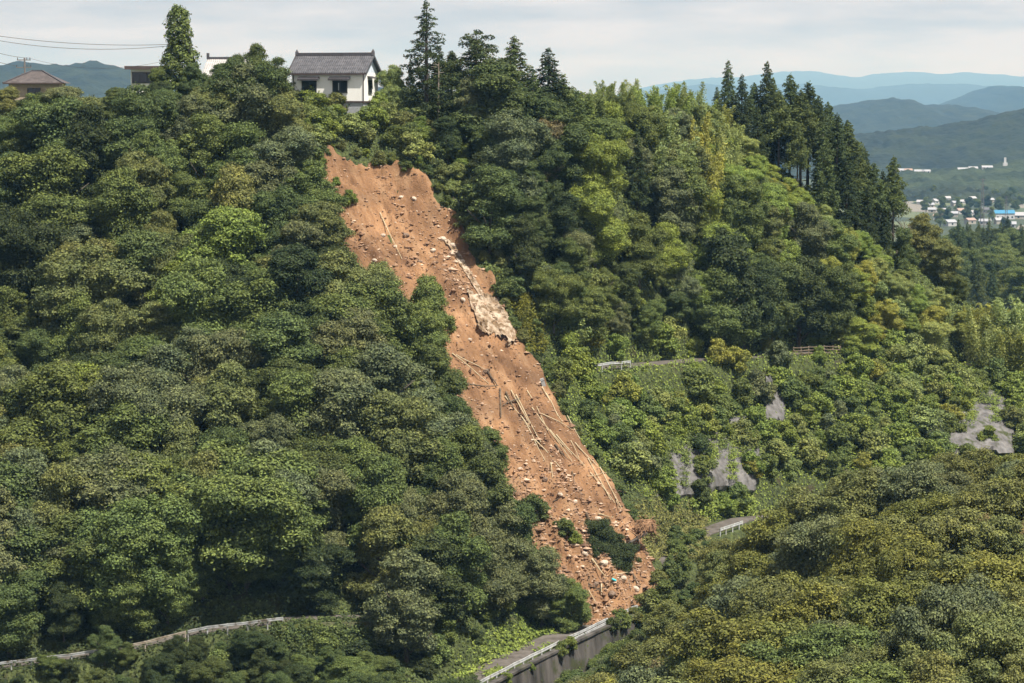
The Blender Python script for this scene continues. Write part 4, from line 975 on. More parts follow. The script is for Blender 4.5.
# right hill above the upper road
counts['flank'] = forest(scatter((-10, 12), (328, 362), 4.6, 33), 'right slope', (8, 12.5), {'dark green': 4, 'deep green': 3, 'grey-green': .7}, {'broad': 4, 'tall': 2},  # darker tones put the shade of this left-facing flank into the tree colours
       'broadleaf_tree', lambda px, y: lim(SKY_LIM, px), lambda x, y, z, px, py: 440 < px < 575 and py < 345 and seg_dist(np.array([x]), np.array([y]), C_UP)[0][0] > 4)
counts['right'] = forest(scatter((-8, 90), (326, 404), 5.4, 3), 'right slope', (7.5, 12.5), {'mid green': 4, 'grey-green': 2, 'olive': 1.5, 'light green': 2, 'bright green': 3}, {'broad': 5, 'tall': 2},
       'broadleaf_tree', lambda px, y: lim(SKY_LIM, px), lambda x, y, z, px, py: 575 <= px < 830 and py < 352 and seg_dist(np.array([x]), np.array([y]), C_UP)[0][0] > 4 and (px < 700 or py > 230))
counts['rightlow'] = forest(scatter((2, 60), (334, 384), 2.5, 31), 'right slope', (5.0, 9), {'mid green': 4, 'deep green': 2, 'grey-green': 2, 'bright green': 1.5}, {'broad': 5, 'tall': 1},
       'broadleaf_tree', lambda px, y: lim(SKY_LIM, px), lambda x, y, z, px, py: 530 < px < 840 and 285 < py < 352 and seg_dist(np.array([x]), np.array([y]), C_UP)[0][0] > 2.7, hmin=3.0, clear=2.7)
# bright bushy slope under the ridge cedars
counts['bright'] = forest(scatter((25, 95), (366, 410), 3.2, 4), 'bright slope', (4.0, 6.2), {'bright green': 5, 'light green': 3, 'yellow-green': 2, 'mid green': 1.2}, {'broad': 1},
       'leafy_tree', lambda px, y: lim(SKY_LIM, px), lambda x, y, z, px, py: 700 < px < 1000 and py < 362 and (px > 820 or py < 245) and seg_dist(np.array([x]), np.array([y]), C_UP)[0][0] > 2.7, hmin=2.2, clear=2.7)
# near spur, lower right
counts['spur'] = forest(scatter((5, 62), (182, 272), 5.2, 5), 'near spur', (8.5, 12.5), {'olive': 5, 'golden-green': 3.6, 'yellow-green': .25, 'mid green': 1, 'grey-green': 1.4, 'brownish': .12}, {'oak': 1},
       'oak_tree', lambda px, y: lim(SPUR_LIM, px), lambda x, y, z, px, py: px > 560, px_r=(560, 1090), maxtop=-3)
# valley bushes between the retaining wall and the near spur
counts['gully'] = forest(scatter((2, 30), (258, 300), 3.6, 6), 'gully', (4.5, 7.5), {'mid green': 2, 'deep green': 2, 'grey-green': 2}, {'broad': 1}, 'broadleaf_tree',
       lambda px, y: lim([(540, 690), (570, 670), (610, 640), (650, 606), (680, 560), (720, 545)], px), lambda x, y, z, px, py: px > 545 and z < -55, hmin=2.5)

# ------------------------------------------------------------------ shrubs
def shrubs(pts, region, hr, tones, ok, px_r=(-30, 1060)):
    n = 0
    for x, y in pts:
        z = tz1(x, y); px, py = proj(x, y, z)
        if not (px_r[0] < px < px_r[1]) or not (20 < py < 700) or not ok(x, y, z, px, py): continue
        if slide_sd(x, y) > -.2: continue
        h = random.uniform(*hr)
        if hits(x, y, z, h, h * .55, .55): continue
        plant('shrub', x, y, h, wch(tones), 'shrub', 'shrub', region, wide=random.uniform(.85, 1.2), sink=.15); n += 1
    return n
SH = {'bright green': 4, 'mid green': 2.5, 'light green': 2, 'yellow-green': .8, 'grey-green': .6}
dist1 = lambda L, x, y: seg_dist(np.array([x]), np.array([y]), L)[0][0]
counts['bank'] = shrubs(scatter((4, 85), (320, 384), 3.1, 11), 'cut bank', (1.8, 4.4), SH, lambda x, y, z, px, py: px > 556 and 350 < py < 520 and dist1(C_UP, x, y) > 2.6 and dist1(C_LOW, x, y) > 4)
counts['head'] = shrubs(scatter((-36, -4), (338, 355), 2.5, 12), 'slide head', (1.8, 3.4), {'bright green': 3, 'light green': 2, 'mid green': 2, 'olive': 1}, lambda x, y, z, px, py: 280 < px < 465 and 90 < py < 200)
counts['edge'] = shrubs(scatter((-3, 22), (300, 342), 2.6, 13), 'slide right edge', (1.4, 2.8), {'mid green': 2, 'deep green': 2, 'olive': 1}, lambda x, y, z, px, py: -5.5 < slide_sd(x, y) < -.2 and px > 440 and py > 180)
counts['foot'] = shrubs(scatter((-82, 8), (255, 300), 4.2, 14), 'left road side', (1.5, 3.2), {'mid green': 2, 'deep green': 3, 'dark green': 2}, lambda x, y, z, px, py: px < 600 and py > 590 and dist1(C_LEFT, x, y) > 3.2 and dist1(C_LOW, x, y) > 3.0)
counts['road edge'] = shrubs(scatter((2, 66), (332, 394), 2.9, 15), 'upper road edge', (2.2, 4.0), SH, lambda x, y, z, px, py: px > 545 and 290 < py < 366 and 2.5 < dist1(C_UP, x, y) < 9)
counts['debris'] = shrubs(scatter((8, 26), (286, 325), 2.5, 16), 'debris margin', (1.0, 2.2), {'olive': 2, 'mid green': 2, 'light green': 1, 'deep green': 1}, lambda x, y, z, px, py: 580 < px < 712 and 500 < py < 640 and dist1(C_LOW, x, y) < 5.5)
print('COUNTS', counts)

# labels for the forest: region, tone and place in it, counted from the left
def phrase(t):
    px, py, rg = t['px'], t['py'], t['region']
    if rg == 'upper left':
        a = 'below the brown hip-roofed house' if px < 75 else 'between brown house and ivy column' if px < 140 else 'under the ivy-covered column' if px < 220 else 'left of the slide head'
        b = 'just under the skyline' if py < 130 else 'high on the slope' if py < 190 else 'half way down' if py < 250 else 'in the shaded dip'
    elif rg == 'lower left':
        a = 'at the left edge' if px < 90 else 'in the left mass' if px < 190 else 'centre of left mass' if px < 290 else 'towards the slide' if px < 390 else 'beside the slide'
        b = 'on the front crest' if py < 380 else 'under the front crest' if py < 450 else 'mid-height' if py < 520 else 'above the road' if py < 580 else 'close to the road'
    elif rg == 'right slope':
        a = 'at the slide\'s right edge' if px < 540 else 'below the pointed cedars' if px < 610 else 'below the bamboo' if px < 690 else 'right of the bamboo'
        b = 'high up' if py < 170 else 'upper middle' if py < 230 else 'lower middle' if py < 290 else 'just above the upper road'
    elif rg == 'bright slope':
        a = 'under the first ridge cedars' if px < 790 else 'under the last ridge cedars' if px < 870 else 'below the leafless trees' if px < 930 else 'near the pale bamboo'
        b = 'high' if py < 220 else 'mid-slope' if py < 280 else 'low'
    elif rg == 'near spur':
        a = 'left flank of near spur' if px < 740 else 'middle of near spur' if px < 850 else 'right part of near spur' if px < 960 else 'near spur at the right edge'
        b = 'on the crest' if py < 510 else 'below the crest' if py < 570 else 'lower down' if py < 630 else 'along the bottom edge'
    elif rg == 'gully': a = 'in the gully beside the tall retaining wall'; b = ''
    elif rg == 'cut bank':
        a = 'by the slide' if px < 640 else 'around the grey wall' if px < 730 else 'centre of cut bank' if px < 810 else 'right of the brown railing' if px < 900 else 'near the right-edge wall'
        b = 'top of bank' if py < 390 else 'upper bank' if py < 420 else 'middle of bank' if py < 450 else 'foot of bank'
    elif rg == 'slide head': a = 'below the white house' if px < 375 else 'above the slide head, right of house'; b = ''
    elif rg == 'slide right edge': a = 'on the right rim of the slide'; b = 'upper' if py < 300 else 'middle' if py < 400 else 'lower'
    elif rg == 'below rail': a = 'below the left guard rail'; b = 'far left' if px < 150 else 'by rail end' if px < 300 else 'by mossy wall'
    elif rg == 'upper road edge': a = 'beside the upper road'; b = 'near the slide' if px < 620 else 'under dark trees' if px < 720 else 'left of brown railing' if px < 800 else 'right of brown railing' if px < 900 else 'far right'
    elif rg == 'debris margin': a = 'among the slide debris on the lower road'; b = ''
    else: a = 'below the left guard rail' if py > 640 else 'behind the lower roads'; b = 'far left' if px < 150 else 'left' if px < 300 else 'centre'
    return b, a
cells = {}
for t in TREES:
    if t['label']: 
        tag(t['o'], t['label'], group=t['group']); continue
    cells.setdefault((t['region'], t['tone'], t['name'], *phrase(t)), []).append(t)
NN = {'broadleaf_tree': 'broadleaf tree', 'leafy_tree': 'small leafy tree', 'oak_tree': 'oak', 'shrub': 'shrub'}
GR = {'upper left': 'trees on the upper left slope', 'lower left': 'trees of the lower left mass', 'right slope': 'trees right of the slide', 'bright slope': 'small trees under the ridge cedars', 'near spur': 'oaks on the near spur', 'gully': 'trees in the gully',
      'cut bank': 'shrubs on the cut bank', 'slide head': 'shrubs above the slide head', 'slide right edge': 'shrubs on the slide rim', 'below rail': 'small trees below the left guard rail', 'upper road edge': 'shrubs beside the upper road', 'debris margin': 'shrubs in the debris', 'left road side': 'shrubs beside the lower roads'}
for (rg, tone, nm, b, a), ts in cells.items():
    ts.sort(key=lambda t: t['px'])
    for i, t in enumerate(ts):
        if len(ts) == 1: o_ = 'only'
        elif i == 0: o_ = 'leftmost'
        elif i == len(ts) - 1: o_ = 'rightmost'
        else: o_ = ordw[i] + ' from left,'
        tag(t['o'], ' '.join((o_ + ' ' + tone + ' ' + NN[nm] + ' ' + (b + ', ' if b else '') + a).split()), group=GR[rg])

# ------------------------------------------------------------------ ground cover: leaves over every open slope
def cover(n, seed, xr, yr, ok, L, W, hgt, tint, label):
    r = np.random.default_rng(seed); X = r.uniform(*xr, n); Y = r.uniform(*yr, n); Z = tz_fast(X, Y)
    px, py = proj(X, Y, Z); k = ok(X, Y, Z, px, py) & (poly_sd(X, Y, SLIDE) < -.1 + .5 * fbm(X / 2, Y / 2, 2))
    for Lr, d in ((C_UP, 2.0), (C_LOW, 2.4), (C_LEFT, 1.4)): k &= seg_dist(X, Y, Lr)[0] > d + .4 * fbm(X / 1.5, Y / 1.5, 2)
    X, Y, Z = X[k], Y[k], Z[k]; m = len(X)
    bump = np.maximum(0, .5 + fbm(X / 2.2, Y / 2.2, 3)) * hgt
    Pn = np.stack([X, Y, Z + .05 + bump * r.random(m) ** .5], 1)
    gx = (tz_fast(X + .6, Y) - tz_fast(X - .6, Y)) / 1.2; gy = (tz_fast(X, Y + .6) - tz_fast(X, Y - .6)) / 1.2
    N = np.stack([-gx, -gy, np.ones(m)], 1); N /= np.linalg.norm(N, axis=1, keepdims=True)
    N = N + r.normal(size=(m, 3)) * .55; N /= np.linalg.norm(N, axis=1, keepdims=True)
    V, Q = leaf_quads(Pn, N, L, W, r)
    o = mesh_obj('ground_cover', V, Q, M['leaf']); o.color = (*tint, 1)
    tag(o, label, kind='stuff')
cover(150000, 21, (0, 92), (318, 396), lambda X, Y, Z, px, py: (px > 545) & (py > 330) & (py < 530) & ~((px > 938) & (px < 1014) & (py > 392) & (py < 452)) & ~((px > 668) & (px < 745) & (py > 440) & (py < 500)), .3, .22, 1.1, TINT['bright green'], 'bright green creepers and weeds over the cut bank')
cover(150000, 22, (-90, 30), (250, 352), lambda X, Y, Z, px, py: (px < 640) & ((py < 615) | (px > 380)), .32, .22, .8, TINT['deep green'], 'dark undergrowth on the left slope and roadsides')
cover(70000, 24, (-90, 5), (245, 282), lambda X, Y, Z, px, py: (px <= 380) & (py >= 615), .3, .2, 1.0, TINT['dark green'], 'undergrowth around the lower left road with shade put into its dark colour')  # dark tint paints the shade beside this road into the leaves
cover(150000, 23, (-8, 85), (330, 412), lambda X, Y, Z, px, py: (py < 356), .34, .24, 1.0, TINT['mid green'], 'undergrowth on the right slope above the upper road')

# ------------------------------------------------------------------ rubble, boulders, logs and torn plants on the slide
def mat_rock(name, c0, c1, c2):
    m = bpy.data.materials.new(name); n, l = nodes_of(m)
    out = n.new('ShaderNodeOutputMaterial'); b = n.new('ShaderNodeBsdfPrincipled'); ge = n.new('ShaderNodeNewGeometry'); r = n.new('ShaderNodeValToRGB')
    r.color_ramp.elements[0].color = (*c0, 1); r.color_ramp.elements[1].color = (*c2, 1); e = r.color_ramp.elements.new(.72); e.color = (*c1, 1)
    l.new(ge.outputs['Random Per Island'], r.inputs['Fac']); l.new(r.outputs['Color'], b.inputs['Base Color']); b.inputs['Roughness'].default_value = .9
    l.new(b.outputs['BSDF'], out.inputs['Surface']); return m
M['rubble'] = mat_rock('rubble_stone', (.13, .072, .04), (.30, .18, .105), (.52, .40, .29))
M['boulder'] = mat_noise('pale_boulder', (.34, .25, .17), (.62, .53, .43), 2.5, bump=.08, bscale=6)
M['dark_boulder'] = mat_noise('dark_boulder', (.12, .08, .055), (.26, .19, .14), 2.5, bump=.08, bscale=6)
M['white_rock'] = mat_noise('pale_crumbling_rock', (.22, .145, .085), (.46, .38, .285), 1.1, bump=.3, bscale=3, c2=(.15, .10, .055), scale2=1.3, f2=.48)
OCT = np.array([(1, 0, 0), (-1, 0, 0), (0, 1, 0), (0, -1, 0), (0, 0, 1), (0, 0, -1)], float); OCF = np.array([(0, 2, 4), (2, 1, 4), (1, 3, 4), (3, 0, 4), (2, 0, 5), (1, 2, 5), (3, 1, 5), (0, 3, 5)])
r_ = np.random.default_rng(77); n_ = 90000
X = r_.uniform(-28, 21, n_); Y = r_.uniform(290, 348, n_); sd = poly_sd(X, Y, SLIDE)
down = (345 - Y) / 50
streak = fbm((X * cf + (Y - 320) * sf) / 2.5, (X * sf - (Y - 320) * cf) / 14, 3)
keep = (sd > .2) & (r_.random(n_) < .10 + .9 * np.clip(down - .6, 0, 1) * 2 + .6 * np.clip(streak, 0, 1))
X, Y = X[keep], Y[keep]; n_ = len(X); S = np.clip(np.exp(r_.normal(-2.4, .5, n_)), .04, .34)
Z = slide_z(X, Y)
V = OCT[None] * (1 + .35 * r_.normal(size=(n_, 6, 1))) + .15 * r_.normal(size=(n_, 6, 3)); V = V * (S[:, None, None] * np.array([1.2, 1.0, .7])) * r_.uniform(.7, 1.5, (n_, 1, 3)) + np.stack([X, Y, Z + S * .25], 1)[:, None]
tag(mesh_obj('rubble', V.reshape(-1, 3), (OCF[None] + (np.arange(n_) * 6)[:, None, None]).reshape(-1, 3), M['rubble']), 'loose stones and clods strewn over the landslide', kind='stuff')

def boulder_mesh(seed, mat):
    import bmesh
    r = np.random.default_rng(seed); bm = bmesh.new(); bmesh.ops.create_icosphere(bm, subdivisions=2, radius=1)
    for v in bm.verts:
        d = np.array(v.co); k = 1 + .22 * fbm(np.array([d[0] * 1.3 + seed]), np.array([d[1] * 1.3 + d[2] * 1.7]), 3)[0]; q = np.round(d * 2.2) / 2.2
        v.co = Vector((d * .55 + q * .45) * k) * 1.0
    me = bpy.data.meshes.new('boulder'); bm.to_mesh(me); bm.free(); me.materials.append(mat); return me
BO = [boulder_mesh(k, M['boulder']) for k in (1, 2, 3)] + [boulder_mesh(k, M['dark_boulder']) for k in (4, 5)]
BP = [(401, 199, .34, 0), (414, 199, .4, 1), (383, 236, .38, 2), (406, 236, .5, 3), (395, 247, .3, 0), (443, 240, .5, 1), (452, 247, .55, 2), (433, 252, .4, 0), (452, 255, .38, 1), (462, 262, .45, 2), (420, 262, .35, 4), (375, 262, .35, 0),
      (463, 300, .4, 1), (440, 325, .4, 0), (486, 372, .45, 4), (470, 340, .32, 1), (520, 470, .38, 0), (545, 480, .42, 3), (560, 497, .4, 1), (575, 505, .35, 2), (598, 520, .5, 0), (585, 555, .45, 1), (604, 565, .5, 2), (622, 580, .55, 0), (612, 598, .5, 3), (636, 590, .5, 1), (596, 585, .4, 4)]
for i, (px, py, s_, k) in enumerate(sorted(BP, key=lambda q: q[1])):
    o = bpy.data.objects.new('boulder', BO[k]); col.objects.link(o); o.location = on_slide(px, py, s_ * .1); s_ *= .8; o.scale = (s_ * 1.25, s_, s_ * .8); o.rotation_euler = (random.uniform(-.4, .4), random.uniform(-.4, .4), random.uniform(0, 6))
    tag(o, '%s from the top of the %s boulders lying on the slide' % (ordw[i], 'pale and dark'), 'boulder', 'boulders on the slide')

def log(p, q, r0, r1, mat, name, cat, label, lift=.25, group=None, n=6):
    a = on_slide(*p, lift); b = on_slide(*q, lift); pts = []
    for t in np.linspace(0, 1, n):
        c = a.lerp(b, t); zt = sz1(c.x, c.y) + lift * .7; c.z = c.z * .55 + max(zt, c.z) * .45 + .08 * math.sin(5 * t + p[0]); pts.append(c)
    base = pts[0].copy(); m = MB(); m.tube([v - base for v in pts], [r0 + (r1 - r0) * k / (n - 1) for k in range(n)], 6)
    o = m.build(name, mat, loc=base); return tag(o, label, cat, group)
PO = [((452, 356), (489, 385)), ((456, 357), (484, 372)), ((511, 394), (541, 446)), ((516, 397), (536, 436)), ((527, 392), (548, 433)), ((532, 409), (572, 463)), ((542, 389), (562, 425)), ((539, 414), (573, 432)), ((546, 395), (558, 418)), ((550, 433), (572, 457)),
      ((590, 475), (615, 506)), ((595, 458), (619, 511)), ((588, 460), (611, 503)), ((600, 470), (622, 512)), ((522, 420), (545, 462)), ((505, 398), (530, 430)), ((556, 436), (585, 470)), ((535, 442), (560, 470)), ((575, 445), (598, 470)), ((380, 215), (402, 262)), ((560, 405), (580, 440))]
for i, (p, q) in enumerate(sorted(PO, key=lambda t: t[0][1])):
    log(p, q, .075, .04, M['dry_culm'], 'fallen_bamboo_pole', 'bamboo pole', '%s from the top of the straw-coloured poles lying down the slide' % ordw[i], .2, 'fallen bamboo poles on the slide')
LG = [((487, 372), (497, 388), 'short dark log lying at the left of the pole tangle'), ((460, 388), (498, 388), 'dark trunk lying across the slide near the left trees'), ((500, 391), (501, 420), 'dark log pointing straight down the middle of slide'), ((506, 396), (514, 412), 'dark stub of wood under the crossing trunk'),
      ((555, 448), (566, 460), 'dark log at the end of the pole tangle'), ((586, 517), (600, 545), 'dark broken trunk leaning beside the uprooted tree'), ((630, 572), (640, 590), 'broken trunk at the foot of the slide'), ((520, 400), (503, 408), 'thin dark branch crossing the poles')]
for p, q, lb in LG: log(p, q, .13, .06, M['wet_wood'], 'fallen_log', 'log', lb, .25, 'dark logs on the slide')
rb = random.Random(12); FB = sorted([(rb.uniform(585, 645), rb.uniform(535, 598)) for _ in range(16)] + [(rb.uniform(540, 620), rb.uniform(440, 520)) for _ in range(10)], key=lambda q: q[1])
for i, (px, py) in enumerate(FB):
    a_ = rb.uniform(-.6, 1.9); l_ = rb.uniform(9, 24)
    log((px, py), (px + math.cos(a_) * l_, py + math.sin(a_) * l_), rb.uniform(.05, .11), .03, M['wet_wood'] if i % 3 else M['dry_culm'], 'fallen_branch', 'branch', '%s from the top of the broken branches on the lower slide' % ordw[i], .22, 'broken branches on the lower slide')
def plate(px, py, w, h, d, mat, name, cat, label, rot):
    c = on_slide(px, py, .45); m = MB(); m.box(-w / 2, w / 2, -d / 2, d / 2, -h / 2, h / 2); m.box(-w / 2 - .03, w / 2 + .03, -d / 2 - .03, d / 2 + .03, h * .28, h * .36)
    o = m.build(name, mat, loc=c); o.rotation_euler = rot; tag(o, label, cat)
plate(543, 387, .45, 1.25, .16, M['white_steel'], 'road_marker', 'marker', 'white marker plate sticking out of the slide below the cut road', (.25, -.35, .2))
M['cyan'] = flat_mat('cyan_sheet', (.05, .42, .46), .6)
plate(614, 585, .5, .14, .35, M['cyan'], 'plastic_sheet', 'sheet', 'scrap of turquoise plastic in the rubble at the slide foot', (.3, .4, .2))
plate(679, 524, .9, .5, .4, M['white_steel'], 'broken_panel', 'panel', 'white broken panel in the debris beside the lower road', (.5, .3, .4))

# crumbling pale rock along the slide's right rim
def rim_rock(poly, label, amp, nu=30, nv=22, lift=.5):
    (bl, br, tr, tl) = poly; Vv = []
    for j in range(nv + 1):
        for i in range(nu + 1):
            u, v = i / nu, j / nv
            px = (bl[0] * (1 - u) + br[0] * u) * (1 - v) + (tl[0] * (1 - u) + tr[0] * u) * v; py = (bl[1] * (1 - u) + br[1] * u) * (1 - v) + (tl[1] * (1 - u) + tr[1] * u) * v
            p = on_slide(px, py); e = min(u, 1 - u, v, 1 - v) * 8 + .5 * float(vnoise(np.array([i * .5]), np.array([j * .5]))[0])
            d = p.normalized(); k = amp * (float(fbm(np.array([p.x * .9]), np.array([p.z * .9]), 4)[0])) + (lift if e > .4 else -1.2)
            Vv.append(tuple(p - d * k))
    W = nu + 1; Fc = [(j * W + i, j * W + i + 1, (j + 1) * W + i + 1, (j + 1) * W + i) for j in range(nv) for i in range(nu)]
    o = mesh_obj('rock_outcrop', Vv, Fc, M['white_rock']); so = o.modifiers.new('solid', 'SOLIDIFY'); so.thickness = .6; so.offset = -1
    tag(o, label, 'rock')
rim_rock(((478, 336), (522, 345), (512, 298), (462, 288)), 'crumbling cream-white rock face on the right rim of the slide', .8)
rim_rock(((492, 318), (500, 318), (447, 232), (440, 234)), 'narrow pale rocky edge running up the slide rim', .35, 8, 34, .2)

# torn plants
for px, py, h_, tone, lb in ((348, 204, 1.9, 'bright green', 'small bright bush clinging to the bare soil near the slide head'), (336, 186, 1.3, 'bright green', 'tiny bush at the left rim of the slide head'), (566, 538, 2.2, 'mid green', 'lone bush on the lower slide'), (574, 543, 1.6, 'bright green', 'low bush right of the lone bush on the lower slide'), (536, 516, 2.6, 'deep green', 'dark bush at the left edge of the lower slide'),
                             (440, 300, 1.4, 'olive', 'small olive tuft in the middle of the slide'), (500, 300, 1.2, 'mid green', 'tuft of green on the pale rock face'), (375, 165, 1.0, 'mid green', 'tuft hanging over the slide head')):
    p = on_slide(px, py); plant('shrub', p.x, p.y, h_, tone, 'shrub', 'shrub', 'hero', lb, z=p.z)
    tag(TREES[-1]['o'], lb)
M['root'] = mat_noise('root_bark', (.16, .085, .045), (.30, .18, .10), 2)
for i, (px, py, h_, tone) in enumerate([(697, 452, 3.0, 'deep green'), (702, 476, 3.2, 'mid green'), (699, 497, 2.8, 'deep green'), (672, 432, 3.2, 'bright green'), (722, 430, 3.0, 'bright green'), (746, 440, 3.2, 'mid green'), (752, 470, 3.4, 'bright green'), (664, 470, 2.8, 'mid green'), (668, 500, 2.6, 'bright green'), (724, 506, 2.4, 'bright green'), (740, 500, 2.6, 'mid green'), (690, 425, 3.0, 'mid green')]):
    p = on_ground(px, py, 300); d = p.normalized(); p = p - d * 1.2; lb = '%s of the bushes overgrowing the grey wall above the road bend, from lower left' % ordw[i]
    plant('shrub', p.x, p.y, h_, tone, 'shrub', 'shrub', 'hero', lb, z=p.z - .6); TREES[-1]['wall'] = 'a'
for i, (px, py, h_, tone) in enumerate([(988, 438, 2.4, 'bright green'), (952, 430, 3.2, 'mid green'), (962, 405, 3.4, 'bright green'), (1006, 390, 3.0, 'mid green'), (1016, 425, 3.4, 'olive'), (975, 392, 2.8, 'bright green'), (942, 455, 3.0, 'bright green'), (970, 458, 2.6, 'mid green')]):
    p = on_ground(px, py, 340); d = p.normalized(); p = p - d * 1.2
    plant('shrub', p.x, p.y, h_, tone, 'shrub', 'shrub', 'hero', 'x', z=p.z - .6); TREES[-1]['wall'] = 'b'
for w_, ph in (('a', 'grey wall above the road bend'), ('b', 'right-edge concrete wall')):
    for i, t in enumerate(sorted([t for t in TREES if t.get('wall') == w_], key=lambda t: t['px'])): tag(t['o'], '%s from left of the bushes overgrowing the %s' % (ordw[i], ph), group='bushes on the ' + ph)
ut = empty('uprooted_tree', on_ground(628, 575, 285)); ut.rotation_euler = (0, 0, .3); tag(ut, 'dark uprooted tree lying in the debris with its brown root mass up', 'tree')
c_, t_, h_, _r = PROTO['broad'][2]
o = bpy.data.objects.new('crown', c_); col.objects.link(o); o.parent = ut; o.scale = (.85, .85, .8); o.location = (-1.4, 1.5, -1.2); o.rotation_euler = (.25, -.35, 0); o.color = (*[v * .9 for v in TINT['dark green']], 1)
o = bpy.data.objects.new('trunk', t_); col.objects.link(o); o.parent = ut; o.scale = (.9, .9, .62); o.location = (2.2, 1.5, 4.2); o.rotation_euler = (.2, -2.0, 0)
rp = boulder_mesh(9, M['root'])
for v in rp.vertices:
    q_ = v.co * 2.1; v.co = v.co * (1 + .45 * float(fbm(np.array([q_.x + 5]), np.array([q_.y + q_.z * 1.4]), 3)[0]))
rp.name = 'root_plate'; o = bpy.data.objects.new('root_plate', rp); col.objects.link(o); o.parent = ut; o.location = (2.9, 2.2, 5.2); o.scale = (1.35, .8, .85)
rt = MB()
for k in range(70):
    d = Vector((random.uniform(-1, 1), random.uniform(-1, .3), random.uniform(-.7, 1))).normalized(); p = Vector((2.9, 2.0, 5.2)) + d * 1.1; e_ = random.uniform(.3, .8); rt.tube([p, p + d * .5 * e_ + Vector((0, 0, -.1)), p + d * e_ + Vector((random.uniform(-.4, .4), 0, -.5 * e_))], [.06, .04, .012], 4)
tag(rt.build('roots', M['root'], ut), kind='stuff')

# moss and weeds hanging at the right rim, weeds along the lower road
def leaf_patch(px_r, py_r, n, L, W, tint, label, seed, hgt=.3, hit=on_ground, name='moss', shape=None):
    r = np.random.default_rng(seed); pts = []
    for k in range(n // 30):
        px, py = r.uniform(*px_r), r.uniform(*py_r)
        if shape and not shape(px, py): continue
        pts.append(tuple(hit(px, py)))
    A = np.array(pts); A = np.repeat(A, 30, 0) + r.normal(size=(len(A) * 30, 3)) * np.array([.4, .4, 0]); A[:, 2] = np.maximum(tz_fast(A[:, 0], A[:, 1]), A[:, 2] - .3) + .05 + hgt * r.random(len(A))
    N = r.normal(size=A.shape) * .5 + np.array([.2, -.5, .8]); N /= np.linalg.norm(N, axis=1, keepdims=True)
    V, Q = leaf_quads(A, N, L, W, r); o = mesh_obj(name, V, Q, M['leaf']); o.color = (*tint, 1); tag(o, label, kind='stuff')
leaf_patch((500, 548), (270, 352), 40000, .26, .14, (.15, .15, .025), 'yellow-green moss and grass on the shaded rim right of the slide', 5, shape=lambda a, b: abs(a - (512 + (b - 285) * .36)) < 9)
leaf_patch((640, 705), (515, 560), 9000, .34, .2, (.17, .17, .06), 'pale trampled weeds in the debris beside the lower road', 6, .6, name='weeds')
leaf_patch((690, 752), (500, 516), 6000, .36, .18, TINT['bright green'], 'strip of bright grass between the grey wall and the road', 8, .6, name='grass')
leaf_patch((455, 600), (628, 690), 9000, .34, .2, TINT['bright green'], 'bright weeds along the edge of the lower road', 9, .5, name='weeds', shape=lambda a, b: 12 < (683 - (a - 480) * .49) - b < 34 or -3 < (683 - (a - 480) * .49) - b < 3 and math.sin(a * .13) > .2)

def on_wall(px, py):
    p = on_ground(px, py, 300); return p - p.normalized() * 1.9
for k_, (vx, y0, y1) in enumerate([(668, 428, 470), (676, 428, 452), (684, 430, 486), (712, 425, 462), (722, 424, 448), (732, 424, 478), (742, 424, 456), (970, 390, 425), (984, 384, 402), (996, 384, 420)]):
    leaf_patch((vx - 3, vx + 3), (y0, y1), 1500, .24, .16, TINT['bright green'] if k_ % 2 else TINT['mid green'], '%s strand of vines hanging down the grey walls, counted from the left' % ordw[k_], 50 + k_, .3, hit=on_wall, name='vines')
for i, (q_, h_, tone) in enumerate([(1.6, 1.1, 'bright green'), (2.2, .9, 'bright green'), (2.95, 1.5, 'mid green'), (3.15, 1.6, 'bright green'), (4.25, 1.5, 'deep green'), (4.5, 1.9, 'mid green'), (4.8, 1.5, 'olive')]):
    k_ = int(q_); p = R_LOW[k_].lerp(R_LOW[k_ + 1], q_ - k_)
    plant('shrub', p.x + .25, p.y - .2, h_, tone, 'shrub', 'shrub', 'hero', '%s from left of the small bushes growing on top of the road wall' % ordw[i], 'bushes on top of the road wall', z=p.z - .3)
    tag(TREES[-1]['o'], TREES[-1]['label'], group=TREES[-1]['group'])
# a ragged fringe of bushes overhanging the head and the right rim
fr = []; acc = 9.0; rim = SLIDE[0:15]
for (xa, ya), (xb, yb) in zip(rim[:-1], rim[1:]):
    L_ = math.hypot(xb - xa, yb - ya); k_ = 0.0
    while k_ < L_:
        if acc >= 1.9:
            t_ = k_ / L_; nx, ny = -(yb - ya) / L_, (xb - xa) / L_; o_ = rb.uniform(-.3, .9); fr.append((xa + (xb - xa) * t_ + nx * o_, ya + (yb - ya) * t_ + ny * o_)); acc = rb.uniform(-.8, .8)
        k_ += .2; acc += .2
fr = [(x_, y_, proj(x_, y_, tz1(x_, y_))) for x_, y_ in fr]; fr.sort(key=lambda q: q[2][1])
ordx = ordw + ['thirty-' + w for w in ordw[:9]]
for i, (x_, y_, q_) in enumerate(fr[:38]):
    plant('shrub', x_, y_, rb.uniform(.9, 2.1), rb.choice(['mid green', 'olive', 'deep green', 'bright green'] if q_[0] < 440 else ['deep green', 'mid green', 'olive']), 'shrub', 'shrub', 'hero', '%s from the top of the ragged bushes fringing the slide rim' % ordx[i], 'bushes fringing the slide rim')
    tag(TREES[-1]['o'], TREES[-1]['label'], group=TREES[-1]['group'])
leaf_patch((276, 376), (626, 664), 14000, .26, .17, TINT['deep green'], 'mosses and ferns hanging over the left retaining wall', 15, .5, name='moss')
